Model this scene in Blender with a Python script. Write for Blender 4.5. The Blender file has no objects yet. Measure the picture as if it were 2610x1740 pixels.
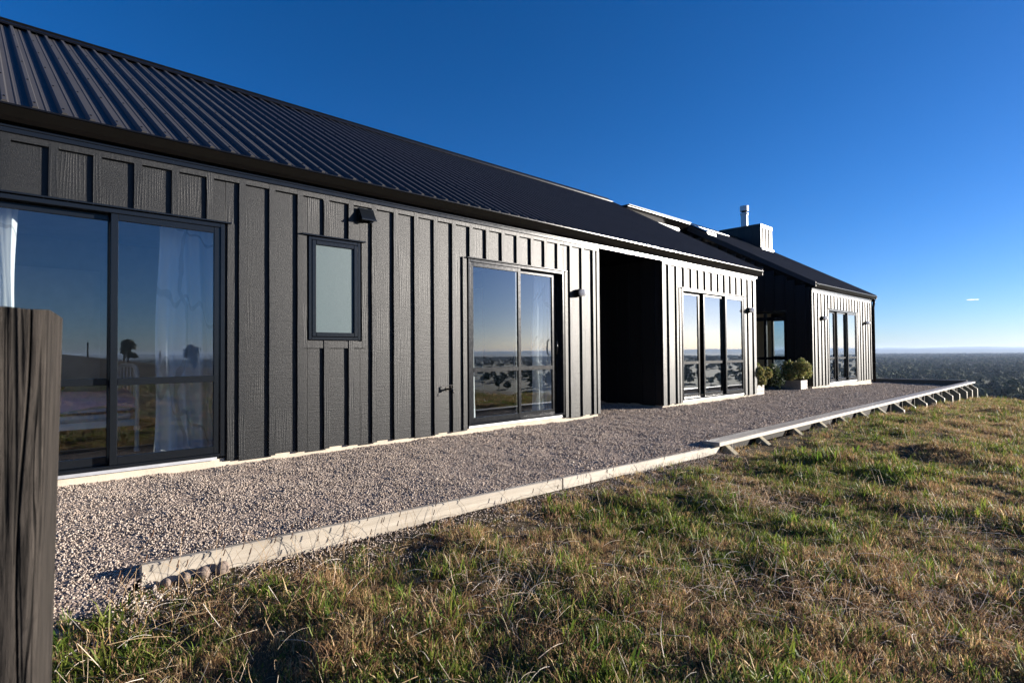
import bpy, bmesh, math, random
import numpy as np
from mathutils import Vector, Matrix
R = math.radians
rng = np.random.default_rng(7)
random.seed(7)
SC = bpy.context.scene
COL = SC.collection

# ------------------------------------------------------------------ camera, sky, sun, exposure
CAM = Vector((0.0, -5.453, 0.889))
def make_camera():
    yaw, pitch, roll = R(46.49), math.atan(30 / 1450), R(0.42)
    F0 = Vector((math.cos(yaw), math.sin(yaw), 0)); R0 = Vector((math.sin(yaw), -math.cos(yaw), 0)); Z = Vector((0, 0, 1))
    fwd = F0 * math.cos(pitch) + Z * math.sin(pitch); up0 = -F0 * math.sin(pitch) + Z * math.cos(pitch)
    right = R0 * math.cos(roll) - up0 * math.sin(roll); up = R0 * math.sin(roll) + up0 * math.cos(roll)
    cd = bpy.data.cameras.new('camera'); cd.lens = 20.0; cd.sensor_width = 36.0; cd.clip_start = 0.05; cd.clip_end = 80000
    cd.dof.use_dof = True; cd.dof.focus_distance = 8.0; cd.dof.aperture_fstop = 9.0
    o = bpy.data.objects.new('camera', cd); COL.objects.link(o)
    m = Matrix((right, up, -fwd)).transposed().to_4x4(); m.translation = CAM
    o.matrix_world = m
    SC.camera = o
make_camera()
SUN_AZ, SUN_EL = R(57), R(9.8)          # azimuth measured from the wall's normal (-y) towards +x
SUN = Vector((math.cos(SUN_EL) * math.sin(SUN_AZ), -math.cos(SUN_EL) * math.cos(SUN_AZ), math.sin(SUN_EL)))
def make_light():
    w = bpy.data.worlds.new('World'); SC.world = w; w.use_nodes = True
    nt = w.node_tree; nt.nodes.clear()
    out = nt.nodes.new('ShaderNodeOutputWorld'); bg = nt.nodes.new('ShaderNodeBackground')
    sky = nt.nodes.new('ShaderNodeTexSky'); sky.sky_type = 'NISHITA'; sky.sun_disc = False
    sky.sun_elevation = SUN_EL; sky.sun_rotation = math.atan2(SUN.x, SUN.y)
    sky.altitude = 100; sky.air_density = 0.75; sky.dust_density = 0.3; sky.ozone_density = 3.5
    hs = nt.nodes.new('ShaderNodeHueSaturation'); hs.inputs['Saturation'].default_value = 1.16
    tn = nt.nodes.new('ShaderNodeMix'); tn.data_type = 'RGBA'; tn.blend_type = 'MULTIPLY'; tn.inputs[0].default_value = 1.0; tn.inputs[7].default_value = (0.81, 0.855, 1.05, 1)
    nt.links.new(sky.outputs[0], tn.inputs[6]); nt.links.new(tn.outputs[2], hs.inputs['Color']); nt.links.new(hs.outputs[0], bg.inputs[0]); nt.links.new(bg.outputs[0], out.inputs[0])
    bg.inputs[1].default_value = 0.060
    ld = bpy.data.lights.new('sun', 'SUN'); ld.energy = 5.0; ld.angle = R(0.5); ld.color = (1.0, 0.92, 0.82)
    lo = bpy.data.objects.new('sun', ld); COL.objects.link(lo)
    lo.rotation_euler = (-SUN).to_track_quat('-Z', 'Y').to_euler(); lo.location = (10, -10, 12)
make_light()
vs = SC.view_settings
vs.view_transform = 'Standard'; vs.look = 'None'; vs.gamma = 1.0; vs.use_curve_mapping = False; vs.exposure = 1.5
SC.cycles.use_denoising = True
SC.cycles.max_bounces = 8; SC.cycles.transparent_max_bounces = 16; SC.cycles.glossy_bounces = 3; SC.cycles.diffuse_bounces = 3
SC.cycles.sample_clamp_indirect = 6.0
SC.cycles.volume_bounces = 0

# ------------------------------------------------------------------ helpers
def hash2(ix, iy, seed):
    h = (ix.astype(np.int64) * 374761393 + iy.astype(np.int64) * 668265263 + seed * 982451653) & 0x7fffffff
    h = ((h ^ (h >> 13)) * 1274126177) & 0x7fffffff
    return ((h ^ (h >> 16)) & 0xffff) / 65535.0
def vnoise(x, y, scale=1.0, seed=0, octaves=3):
    x = np.asarray(x, float) / scale; y = np.asarray(y, float) / scale
    s = 0.0; a = 1.0; t = 0.0
    for k in range(octaves):
        ix = np.floor(x); iy = np.floor(y); fx = x - ix; fy = y - iy
        fx = fx * fx * (3 - 2 * fx); fy = fy * fy * (3 - 2 * fy)
        v = (hash2(ix, iy, seed + k) * (1 - fx) + hash2(ix + 1, iy, seed + k) * fx) * (1 - fy) + \
            (hash2(ix, iy + 1, seed + k) * (1 - fx) + hash2(ix + 1, iy + 1, seed + k) * fx) * fy
        s = s + a * v; t += a; a *= 0.5; x = x * 2.03; y = y * 2.03
    return s / t
def sstep(a, b, v):
    t = np.clip((np.asarray(v, float) - a) / (b - a), 0, 1); return t * t * (3 - 2 * t)

class MB:
    """collects faces; build() links them as one mesh object"""
    def __init__(s): s.v = []; s.f = []; s.m = []
    def box(s, a, b, m=0):
        x0, y0, z0 = a; x1, y1, z1 = b; n = len(s.v)
        s.v += [(x0,y0,z0),(x1,y0,z0),(x1,y1,z0),(x0,y1,z0),(x0,y0,z1),(x1,y0,z1),(x1,y1,z1),(x0,y1,z1)]
        for q in ((0,3,2,1),(4,5,6,7),(0,1,5,4),(1,2,6,5),(2,3,7,6),(3,0,4,7)): s.f.append(tuple(n + i for i in q)); s.m.append(m)
        return s
    def prism(s, poly, axis, a, b, m=0):
        """extrude a 2-D polygon along axis (0,1,2) from a to b; poly gives the other two coordinates in order"""
        n = len(s.v); k = len(poly)
        for t in (a, b):
            for p in poly:
                c = list(p); c.insert(axis, t); s.v.append(tuple(c))
        s.f.append(tuple(n + i for i in range(k))[::-1]); s.m.append(m)
        s.f.append(tuple(n + k + i for i in range(k))); s.m.append(m)
        for i in range(k):
            j = (i + 1) % k; s.f.append((n + i, n + j, n + k + j, n + k + i)); s.m.append(m)
        return s
    def quad(s, *p, m=0):
        n = len(s.v); s.v += [tuple(q) for q in p]; s.f.append(tuple(range(n, n + len(p)))); s.m.append(m); return s
    def tube(s, pts, rad, n=8, m=0, cap=True):
        pts = [Vector(p) for p in pts]; base = len(s.v)
        if not hasattr(rad, '__len__'): rad = [rad] * len(pts)
        for i, p in enumerate(pts):
            d = (pts[min(i + 1, len(pts) - 1)] - pts[max(i - 1, 0)]).normalized()
            u = d.orthogonal().normalized() if i == 0 else (u - d * u.dot(d)).normalized()
            w = d.cross(u)
            for k in range(n):
                a = 2 * math.pi * k / n; s.v.append(tuple(p + (u * math.cos(a) + w * math.sin(a)) * rad[i]))
        for i in range(len(pts) - 1):
            for k in range(n):
                k2 = (k + 1) % n; s.f.append((base + i*n + k, base + i*n + k2, base + (i+1)*n + k2, base + (i+1)*n + k)); s.m.append(m)
        if cap:
            s.f.append(tuple(base + k for k in range(n))[::-1]); s.m.append(m)
            e = base + (len(pts) - 1) * n; s.f.append(tuple(e + k for k in range(n))); s.m.append(m)
        return s
    def mesh(s, name, mats=(), smooth=False, bevel=0, fix=True):
        me = bpy.data.meshes.new(name); me.from_pydata(s.v, [], s.f)
        for m in mats: me.materials.append(m)
        me.polygons.foreach_set('material_index', s.m)
        if fix or bevel:
            bm = bmesh.new(); bm.from_mesh(me)
            if bevel: bmesh.ops.bevel(bm, geom=list(bm.edges), offset=bevel, segments=1, affect='EDGES', clamp_overlap=True)
            bmesh.ops.recalc_face_normals(bm, faces=list(bm.faces)); bm.to_mesh(me); bm.free()
        if smooth: me.polygons.foreach_set('use_smooth', [True] * len(me.polygons))
        me.update(); return me
def link(name, me, parent=None, loc=(0, 0, 0), rot=None, **props):
    o = bpy.data.objects.new(name, me); COL.objects.link(o); o.location = loc
    if rot: o.rotation_euler = rot
    if parent: o.parent = parent
    for k, v in props.items(): o[k] = v
    return o
def empty(name, loc=(0, 0, 0), **props):
    o = link(name, None, None, loc, **props); o.empty_display_size = 0.1; return o
def build(mb, name, mats, parent=None, loc=(0, 0, 0), rot=None, smooth=False, bevel=0, **props):
    if not isinstance(mats, (list, tuple)): mats = [mats]
    return link(name, mb.mesh(name, mats, smooth, bevel), parent, loc, rot, **props)
_cache = {}
def boxpiece(name, dims, mat, bevel=0, wob=0, seed=0):
    """shared box mesh: x centred, y from -d to 0, z from 0 up; wob = wavering sawn long edges"""
    key = (name, tuple(round(d, 3) for d in dims), mat.name, bevel, wob, seed)
    if key in _cache: return _cache[key]
    w, d, h = dims; mb = MB()
    if wob:
        r = random.Random(seed); n = max(2, int(h / 0.22)); base = 0
        for i in range(n + 1):
            z = h * i / n
            a = -w/2 + r.uniform(-wob, wob); b = w/2 + r.uniform(-wob, wob)
            mb.v += [(a, -d + r.uniform(0, wob*.5), z), (b, -d, z), (b, 0, z), (a, 0, z)]
            if i:
                q = 4 * (i - 1)
                for k in range(4):
                    k2 = (k + 1) % 4; mb.f.append((q + k, q + k2, q + 4 + k2, q + 4 + k)); mb.m.append(0)
        mb.f.append((3, 2, 1, 0)); mb.m.append(0); e = 4 * n; mb.f.append((e, e + 1, e + 2, e + 3)); mb.m.append(0)
    else: mb.box((-w/2, -d, 0), (w/2, 0, h))
    _cache[key] = mb.mesh(name, [mat], bevel=bevel); return _cache[key]

# ------------------------------------------------------------------ materials
class N:
    def __init__(s, name):
        s.mat = bpy.data.materials.new(name); s.mat.use_nodes = True; s.nt = s.mat.node_tree; s.nt.nodes.clear()
        s.out = s.n('OutputMaterial')
    def n(s, t, **kw):
        nd = s.nt.nodes.new('ShaderNode' + t)
        for k, v in kw.items():
            if hasattr(nd, k) and k not in ('inputs',): setattr(nd, k, v)
            else: nd.inputs[k.replace('_', ' ')].default_value = v
        return nd
    def l(s, a, b): s.nt.links.new(a, b)
    def coord(s, scale=(1, 1, 1), rand=0.0, kind='Object'):
        tc = s.n('TexCoord'); mp = s.n('Mapping'); mp.inputs['Scale'].default_value = scale; s.l(tc.outputs[kind], mp.inputs[0])
        if rand:
            oi = s.n('ObjectInfo'); mu = s.n('Math', operation='MULTIPLY'); mu.inputs[1].default_value = rand; s.l(oi.outputs['Random'], mu.inputs[0])
            cb = s.n('CombineXYZ'); [s.l(mu.outputs[0], cb.inputs[i]) for i in range(3)]; s.l(cb.outputs[0], mp.inputs['Location'])
        return mp.outputs[0]
    def noise(s, vec, scale, detail=4, rough=0.6, dist=0.0):
        nd = s.n('TexNoise'); nd.inputs['Scale'].default_value = scale; nd.inputs['Detail'].default_value = detail
        nd.inputs['Roughness'].default_value = rough; nd.inputs['Distortion'].default_value = dist; s.l(vec, nd.inputs['Vector']); return nd.outputs['Fac']
    def ramp(s, fac, stops, interp='LINEAR'):
        rp = s.n('ValToRGB'); rp.color_ramp.interpolation = interp; els = rp.color_ramp.elements
        while len(els) < len(stops): els.new(0.5)
        for e, (p, c) in zip(els, stops): e.position = p; e.color = (*c, 1) if len(c) == 3 else c
        s.l(fac, rp.inputs[0]); return rp.outputs[0]
    def mixc(s, fac, a, b, mode='MIX'):
        m = s.n('Mix', data_type='RGBA', blend_type=mode)
        for sock, v in ((m.inputs[0], fac), (m.inputs[6], a), (m.inputs[7], b)):
            if isinstance(v, (int, float)): sock.default_value = v
            elif isinstance(v, tuple): sock.default_value = (*v, 1)
            else: s.l(v, sock)
        return m.outputs[2]
    def math(s, op, a, b=None):
        m = s.n('Math', operation=op)
        for i, v in enumerate((a, b)):
            if v is None: continue
            if isinstance(v, (int, float)): m.inputs[i].default_value = v
            else: s.l(v, m.inputs[i])
        return m.outputs[0]
    def bump(s, h, strength, dist, normal=None):
        b = s.n('Bump'); b.inputs['Strength'].default_value = strength; b.inputs['Distance'].default_value = dist; s.l(h, b.inputs['Height'])
        if normal: s.l(normal, b.inputs['Normal'])
        return b.outputs[0]
    def pbr(s, col, rough=0.5, metal=0.0, normal=None, spec=0.5, **kw):
        p = s.n('BsdfPrincipled')
        for k, v in (('Base Color', col), ('Roughness', rough), ('Metallic', metal), ('Specular IOR Level', spec)):
            if isinstance(v, tuple): p.inputs[k].default_value = (*v, 1)
            elif isinstance(v, (int, float)): p.inputs[k].default_value = v
            else: s.l(v, p.inputs[k])
        for k, v in kw.items(): p.inputs[k.replace('_', ' ')].default_value = v
        if normal: s.l(normal, p.inputs['Normal'])
        s.l(p.outputs[0], s.out.inputs[0]); return p

def mat_sawn(name, base, along=2, rough=0.5, tint=0.35):
    """rough-sawn black stained timber: grain along one axis, saw marks across it"""
    m = N(name); g = [9.0, 9.0, 9.0]; g[along] = 0.8; sw = [3.0, 3.0, 3.0]; sw[along] = 55.0
    v = m.coord(tuple(g), 37.0); w = m.coord(tuple(sw), 11.0); u = m.coord((1, 1, 1), 5.0)
    ring = m.n('TexWave', wave_type='BANDS', bands_direction='X'); ring.inputs['Scale'].default_value = 1.6; ring.inputs['Distortion'].default_value = 14.0
    ring.inputs['Detail'].default_value = 2.5; ring.inputs['Detail Scale'].default_value = 0.7; m.l(v, ring.inputs['Vector'])
    ringh = m.math('POWER', ring.outputs['Fac'], 3.0)
    saw = m.noise(w, 1.0, 4, 0.75); fine = m.noise(u, 110.0, 4, 0.8); big = m.noise(u, 3.0, 3)
    blot = m.noise(v, 2.2, 4, 0.7, 0.5)
    sel = m.ramp(m.noise(u, 1.3, 1), [(0.48, (0, 0, 0)), (0.6, (1, 1, 1))])
    h = m.math('ADD', m.math('MULTIPLY', m.math('MULTIPLY', ringh, sel), 0.34), m.math('ADD', m.math('MULTIPLY', saw, 0.9), m.math('MULTIPLY', fine, 1.0)))
    nm = m.bump(h, 0.75, 0.0026)
    oi = m.n('ObjectInfo')
    c1 = m.mixc(oi.outputs['Random'], tuple(b * (1 - tint) for b in base), tuple(b * (1 + tint) for b in base))
    c2 = m.mixc(m.ramp(m.math('ADD', m.math('MULTIPLY', fine, 0.6), m.math('MULTIPLY', saw, 0.4)), [(0.40, (0, 0, 0)), (0.66, (0.75, 0.75, 0.75))]), c1, tuple(b * 2.6 for b in base))
    c2 = m.mixc(m.ramp(blot, [(0.5, (0, 0, 0)), (0.72, (0.5, 0.5, 0.5))]), c2, tuple(b * 2.0 for b in base))
    c2 = m.mixc(m.math('MULTIPLY', big, 0.4), c2, tuple(b * 0.5 for b in base))
    rg = m.math('ADD', m.math('MULTIPLY', fine, 0.22), rough - 0.08)
    m.pbr(c2, rg, 0, nm, 0.30); return m.mat
M_BOARD = mat_sawn('black_sawn_board', (0.0062, 0.0067, 0.0073), 2, 0.40)
M_BATTEN = mat_sawn('black_sawn_batten', (0.0058, 0.0064, 0.0071), 2, 0.40)
M_TRIMX = mat_sawn('black_sawn_trim', (0.0062, 0.0067, 0.0073), 0, 0.40)

def mat_roof():
    m = N('dark_roof_steel'); u = m.coord((1, 1, 1), 3.0)
    n1 = m.noise(u, 1.5, 4); n2 = m.noise(u, 40.0, 3)
    c = m.mixc(n1, (0.031, 0.030, 0.0315), (0.046, 0.044, 0.046))
    rg = m.math('ADD', m.math('MULTIPLY', n2, 0.12), 0.48)
    m.pbr(c, rg, 0.0, m.bump(n1, 0.05, 0.02), 0.3); return m.mat
M_ROOF = mat_roof()
def mat_plain(name, col, rough=0.45, metal=0.0, spec=0.5, var=0.15, scale=8.0, bump=0.0, bscale=60.0):
    m = N(name); u = m.coord((1, 1, 1), 7.0); n1 = m.noise(u, scale, 4)
    c = m.mixc(n1, tuple(x * (1 - var) for x in col), tuple(min(1, x * (1 + var)) for x in col))
    rg = m.math('ADD', m.math('MULTIPLY', m.noise(u, scale * 4, 2), 0.12), rough - 0.06)
    m.pbr(c, rg, metal, m.bump(m.noise(u, bscale, 3), bump, 0.004) if bump else None, spec); return m.mat
M_GUTTER = mat_plain('black_gutter_steel', (0.004, 0.0037, 0.0035), 0.20, 0.0, 0.25)
M_FRAME = mat_plain('charcoal_aluminium', (0.006, 0.0075, 0.010), 0.22, 0.0, 0.3, 0.1)
M_SILVER = mat_plain('sill_aluminium', (0.55, 0.56, 0.58), 0.4, 0.6)
M_STEEL = mat_plain('stainless_flue', (0.50, 0.50, 0.51), 0.5, 0.5)
M_CONC = mat_plain('cream_concrete', (0.46, 0.40, 0.32), 0.85, 0, 0.2, 0.3, 5.0, 0.5, 30)
M_WHITE = mat_plain('white_paint', (0.72, 0.73, 0.74), 0.4)
M_PLASTER = mat_plain('room_plaster', (0.58, 0.58, 0.58), 0.8)
M_CREAM = mat_plain('cream_plaster', (0.72, 0.62, 0.46), 0.8)
M_FLOOR = mat_plain('room_carpet', (0.12, 0.10, 0.085), 0.95, 0, 0.1, 0.3, 60)
M_LIGHTSTRIP = mat_plain('pale_canopy', (0.40, 0.38, 0.37), 0.5)

def mat_glass():
    m = N('window_glass'); lw = m.n('LayerWeight'); lw.inputs['Blend'].default_value = 0.5
    tr = m.n('BsdfTransparent'); tr.inputs['Color'].default_value = (0.80, 0.86, 0.87, 1)
    gl = m.n('BsdfGlossy'); gl.inputs['Roughness'].default_value = 0.0; gl.inputs['Color'].default_value = (0.93, 0.97, 1, 1)
    fac = m.math('ADD', 0.14, m.math('MULTIPLY', m.math('POWER', lw.outputs['Facing'], 2.1), 0.86))
    mx = m.n('MixShader'); m.l(fac, mx.inputs[0]); m.l(tr.outputs[0], mx.inputs[1]); m.l(gl.outputs[0], mx.inputs[2])
    m.l(mx.outputs[0], m.out.inputs[0]); return m.mat
M_GLASS = mat_glass()
def mat_frost():
    m = N('obscure_glass'); u = m.coord(); f = m.noise(u, 95.0, 4, 0.8); b = m.noise(u, 5.0, 2)
    c = m.mixc(f, (0.014, 0.034, 0.040), (0.085, 0.130, 0.140)); c = m.mixc(m.math('MULTIPLY', b, 0.35), c, (0.05, 0.075, 0.09))
    m.pbr(c, 0.5, 0, m.bump(f, 0.5, 0.003), 0.3); return m.mat
M_FROST = mat_frost()
def mat_pine(name, a, b, along=0, rough=0.52):
    m = N(name); g = [14.0, 14.0, 14.0]; g[along] = 0.7; v = m.coord(tuple(g), 13.0); u = m.coord((1, 1, 1), 5.0)
    wv = m.noise(v, 1.5, 5, 0.65, 0.6); bl = m.noise(u, 2.2, 4); fine = m.noise(v, 9.0, 3)
    c = m.mixc(m.ramp(wv, [(0.3, (0, 0, 0)), (0.7, (1, 1, 1))]), a, b)
    c = m.mixc(m.math('MULTIPLY', m.ramp(bl, [(0.45, (0, 0, 0)), (0.75, (1, 1, 1))]), 0.35), c, tuple(x * 0.55 for x in a))
    vo = m.n('TexVoronoi'); vo.inputs['Scale'].default_value = 1.4; m.l(m.coord((1, 2.5, 2.5), 9.0), vo.inputs['Vector'])
    kn = m.ramp(vo.outputs['Distance'], [(0.035, (1, 1, 1)), (0.06, (0, 0, 0))])
    c = m.mixc(m.math('MULTIPLY', kn, 0.6), c, (0.16, 0.10, 0.06))
    m.pbr(c, rough, 0, m.bump(fine, 0.35, 0.003), 0.45); return m.mat
M_PINE = mat_pine('weathered_pine', (0.29, 0.25, 0.195), (0.47, 0.42, 0.345))
M_PINEZ = mat_pine('treated_pine_post', (0.22, 0.19, 0.11), (0.36, 0.31, 0.20), 2)
M_BOX = mat_pine('planter_pine', (0.19, 0.16, 0.125), (0.30, 0.26, 0.21))
def mat_oldpost():
    m = N('old_fence_timber'); v = m.coord((110, 110, 5.0)); u = m.coord()
    w = m.noise(v, 1.3, 6, 0.7, 1.2); b = m.noise(u, 6.0, 4); fine = m.noise(m.coord((60, 60, 5)), 2.0, 4, 0.7)
    c = m.mixc(m.ramp(w, [(0.40, (0, 0, 0)), (0.60, (1, 1, 1))]), (0.006, 0.0052, 0.0046), (0.050, 0.0425, 0.0365))
    c = m.mixc(m.math('MULTIPLY', b, 0.25), c, (0.022, 0.020, 0.019)); c = m.mixc(m.math('MULTIPLY', fine, 0.25), c, (0.05, 0.041, 0.033))
    ck = m.noise(m.coord((26, 26, 0.9)), 1.1, 3, 0.5, 0.4)
    line = m.ramp(m.math('ABSOLUTE', m.math('SUBTRACT', ck, 0.5)), [(0.0, (1, 1, 1)), (0.006, (1, 1, 1)), (0.016, (0, 0, 0))])
    c = m.mixc(m.math('MULTIPLY', line, 0.85), c, (0.002, 0.0018, 0.0016))
    kn = m.noise(u, 38.0, 4, 0.7); c = m.mixc(m.ramp(kn, [(0.55, (0, 0, 0)), (0.75, (0.6, 0.6, 0.6))]), c, (0.012, 0.010, 0.009))
    h = m.math('SUBTRACT', m.math('ADD', w, m.math('MULTIPLY', fine, 0.5)), m.math('MULTIPLY', line, 1.2))
    m.pbr(c, 0.85, 0, m.bump(h, 0.6, 0.006), 0.15); return m.mat
M_OLD = mat_oldpost()
def mat_pebble():
    m = N('gravel_pebble'); oi = m.n('ObjectInfo')
    c = m.ramp(oi.outputs['Random'], [(0.0, (0.20, 0.165, 0.135)), (0.22, (0.33, 0.265, 0.21)), (0.5, (0.50, 0.40, 0.32)), (0.72, (0.42, 0.36, 0.305)), (0.88, (0.62, 0.525, 0.43)), (1.0, (0.30, 0.235, 0.185))])
    u = m.coord((1, 1, 1), 30.0); c = m.mixc(m.math('MULTIPLY', m.noise(u, 120.0, 2), 0.3), c, (0.20, 0.155, 0.125))
    m.pbr(c, 0.75, 0, None, 0.3); return m.mat
M_PEB = mat_pebble()
def mat_gravelbed():
    m = N('gravel_bed'); u = m.coord()
    vo = m.n('TexVoronoi'); vo.inputs['Scale'].default_value = 55.0; m.l(u, vo.inputs['Vector'])
    sep = m.n('SeparateColor'); m.l(vo.outputs['Color'], sep.inputs[0])
    c = m.ramp(sep.outputs[0], [(0, (0.11, 0.085, 0.07)), (0.4, (0.28, 0.215, 0.17)), (0.75, (0.40, 0.31, 0.25)), (1, (0.22, 0.175, 0.145))])
    h = m.math('SUBTRACT', 1.0, vo.outputs['Distance'])
    m.pbr(c, 0.9, 0, m.bump(h, 1.0, 0.012), 0.2); return m.mat
M_GBED = mat_gravelbed()
def mat_ground():
    m = N('dry_turf_soil'); u = m.coord()
    n1 = m.noise(u, 1.1, 5, 0.65); n2 = m.noise(u, 14.0, 5, 0.7); n3 = m.noise(u, 90.0, 4, 0.7); n4 = m.noise(u, 0.006, 6, 0.6)
    near = m.mixc(m.ramp(n1, [(0.4, (0, 0, 0)), (0.62, (1, 1, 1))]), (0.060, 0.043, 0.026), (0.032, 0.030, 0.014))
    near = m.mixc(m.math('MULTIPLY', n3, 0.7), near, (0.20, 0.15, 0.095)); near = m.mixc(m.math('MULTIPLY', n2, 0.5), near, (0.035, 0.028, 0.018))
    vo = m.n('TexVoronoi'); vo.inputs['Scale'].default_value = 0.0045; m.l(m.coord((1, 1, 0.01)), vo.inputs['Vector'])
    sep = m.n('SeparateColor'); m.l(vo.outputs['Color'], sep.inputs[0])
    far = m.ramp(sep.outputs[0], [(0, (0.055, 0.065, 0.028)), (0.35, (0.10, 0.10, 0.05)), (0.6, (0.060, 0.080, 0.030)), (0.8, (0.13, 0.11, 0.065)), (1, (0.09, 0.10, 0.045))], 'CONSTANT')
    far = m.mixc(m.ramp(n4, [(0.42, (0, 0, 0)), (0.55, (1, 1, 1))]), far, (0.035, 0.045, 0.020))
    g = m.n('NewGeometry'); ln = m.n('VectorMath', operation='LENGTH'); m.l(g.outputs['Position'], ln.inputs[0])
    c = m.mixc(m.ramp(m.math('DIVIDE', ln.outputs['Value'], 400.0), [(0.25, (0, 0, 0)), (0.6, (1, 1, 1))]), near, far)
    h = m.math('ADD', m.math('MULTIPLY', n2, 1.0), m.math('MULTIPLY', n3, 0.5))
    m.pbr(c, 0.95, 0, m.bump(h, 0.8, 0.03), 0.1); return m.mat
M_GROUND = mat_ground()
def mat_leaf(name, rnd=0.25, transl=0.35, rough=0.6, mul=1.0):
    """foliage: colour from the 'col' attribute of the blade or leaf, varied from instance to instance"""
    m = N(name); at = m.n('Attribute', attribute_name='col'); oi = m.n('ObjectInfo')
    hsv = m.n('HueSaturation'); m.l(at.outputs['Color'], hsv.inputs['Color'])
    m.l(m.math('ADD', m.math('MULTIPLY', oi.outputs['Random'], rnd * 2), mul - rnd), hsv.inputs['Value'])
    m.l(m.math('ADD', m.math('MULTIPLY', oi.outputs['Random'], 0.03), 0.485), hsv.inputs['Hue'])
    p = m.n('BsdfPrincipled'); p.inputs['Roughness'].default_value = rough; p.inputs['Specular IOR Level'].default_value = 0.25; m.l(hsv.outputs[0], p.inputs['Base Color'])
    t = m.n('BsdfTranslucent'); m.l(hsv.outputs[0], t.inputs['Color'])
    mx = m.n('MixShader'); mx.inputs[0].default_value = transl; m.l(p.outputs[0], mx.inputs[1]); m.l(t.outputs[0], mx.inputs[2]); m.l(mx.outputs[0], m.out.inputs[0])
    return m.mat
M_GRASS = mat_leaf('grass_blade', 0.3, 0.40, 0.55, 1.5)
M_LEAF = mat_leaf('leaf', 0.25, 0.3)
M_FARLEAF = mat_leaf('far_leaf', 0.2, 0.08, 0.9)
M_BARK = mat_plain('bark', (0.09, 0.07, 0.05), 0.9, 0, 0.1, 0.4, 20, 0.6)
def mat_curtain():
    m = N('printed_curtain'); u = m.coord((1, 1, 1))
    wv = m.n('TexWave', wave_type='BANDS', bands_direction='X'); wv.inputs['Scale'].default_value = 1.15; wv.inputs['Distortion'].default_value = 3.0; wv.inputs['Detail'].default_value = 3.0; wv.inputs['Detail Scale'].default_value = 1.4; m.l(u, wv.inputs['Vector'])
    tr = m.ramp(wv.outputs['Fac'], [(0.0, (1, 1, 1)), (0.02, (1, 1, 1)), (0.035, (0, 0, 0))])
    w2 = m.n('TexWave', wave_type='BANDS', bands_direction='DIAGONAL'); w2.inputs['Scale'].default_value = 0.9; w2.inputs['Distortion'].default_value = 7.0; w2.inputs['Detail'].default_value = 3.0; m.l(u, w2.inputs['Vector'])
    br = m.ramp(w2.outputs['Fac'], [(0.0, (1, 1, 1)), (0.006, (1, 1, 1)), (0.014, (0, 0, 0))])
    k = m.math('MAXIMUM', tr, br)
    c = m.mixc(m.math('MULTIPLY', k, 0.4), (0.93, 0.93, 0.93), (0.22, 0.21, 0.20))
    p = m.n('BsdfPrincipled'); p.inputs['Roughness'].default_value = 0.9; m.l(c, p.inputs['Base Color'])
    t = m.n('BsdfTranslucent'); m.l(c, t.inputs['Color']); mx = m.n('MixShader'); mx.inputs[0].default_value = 0.35
    m.l(p.outputs[0], mx.inputs[1]); m.l(t.outputs[0], mx.inputs[2]); m.l(mx.outputs[0], m.out.inputs[0]); return m.mat
M_CURT = mat_curtain()

# ------------------------------------------------------------------ terrain
GZ = lambda x, y: -0.085 + 0.028 * np.minimum(np.asarray(y, float), 0.0) - 0.12 * sstep(14, 23, x)          # gravel platform level
PLAIN = -36.0
def bed_y0(x): return np.where(np.asarray(x) > 0.6, kerb_y(x) + 0.01, -3.0 + 0.8 * np.clip((np.asarray(x, float) + 0.1) / 0.7, 0, 1))
def bed_z(x, y):
    x = np.asarray(x, float); y = np.asarray(y, float); z = GZ(x, y) - 0.012 + 0.030 * (vnoise(x, y, 0.45, 21, 3) - 0.5)
    return np.where(x > 0.6, z, z + (np.minimum(z, ground_z(x, y - 0.3) + 0.012) - z) * sstep(-2.0, -2.7, y))
def kerb_y(x): return np.where(np.asarray(x) < 6.0, -2.16 - 0.034 * np.asarray(x, float), -2.36)
def ground_z(x, y):
    x = np.asarray(x, float); y = np.asarray(y, float)
    z = -0.235 - 0.045 * np.clip(-2.4 - y, 0, 6) - 0.0014 * np.clip(x - 6, 0, 18) ** 2
    rise = np.clip((17 - x) / 14.0, -0.2, 3.5) * 2.0 * sstep(-10, -60, y) * (1 - sstep(-62, -150, y))
    z = z + rise
    xe = np.where(y > -4, 22.5, np.where(y < -8.5, 14.0, 22.5 + (y + 4) * 1.9)) + 6 * sstep(-40, -90, y)
    t = np.clip(x - xe, 0, None); fall = np.where(t < 9, 0.02 * t * t, 1.62 + 0.36 * (t - 9))
    ty = np.clip(y - 16, 0, None); fall = fall + np.where(ty < 9, 0.02 * ty * ty, 1.62 + 0.36 * (ty - 9))
    tx = np.clip(-30 - x, 0, None); fall = fall + 0.02 * tx
    z = z - fall
    r = np.hypot(x, y); z = z + (PLAIN - z) * sstep(110, 330, r)
    z = np.maximum(z, PLAIN)
    lump = (vnoise(x, y, 0.55, 3, 3) - 0.5) * 0.105 + (vnoise(x, y, 2.2, 9, 2) - 0.5) * 0.12
    z = z + lump * (1 - sstep(40, 90, r)) * sstep(-2.25, -2.75, y - 0 * x)
    under = (y > bed_y0(x) + np.where(x < 0.6, 0.25, 0.01)) & (y < 15) & (x < 23.3) & (x > -12)
    return np.where(under, np.minimum(z, -0.42), z)
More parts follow.
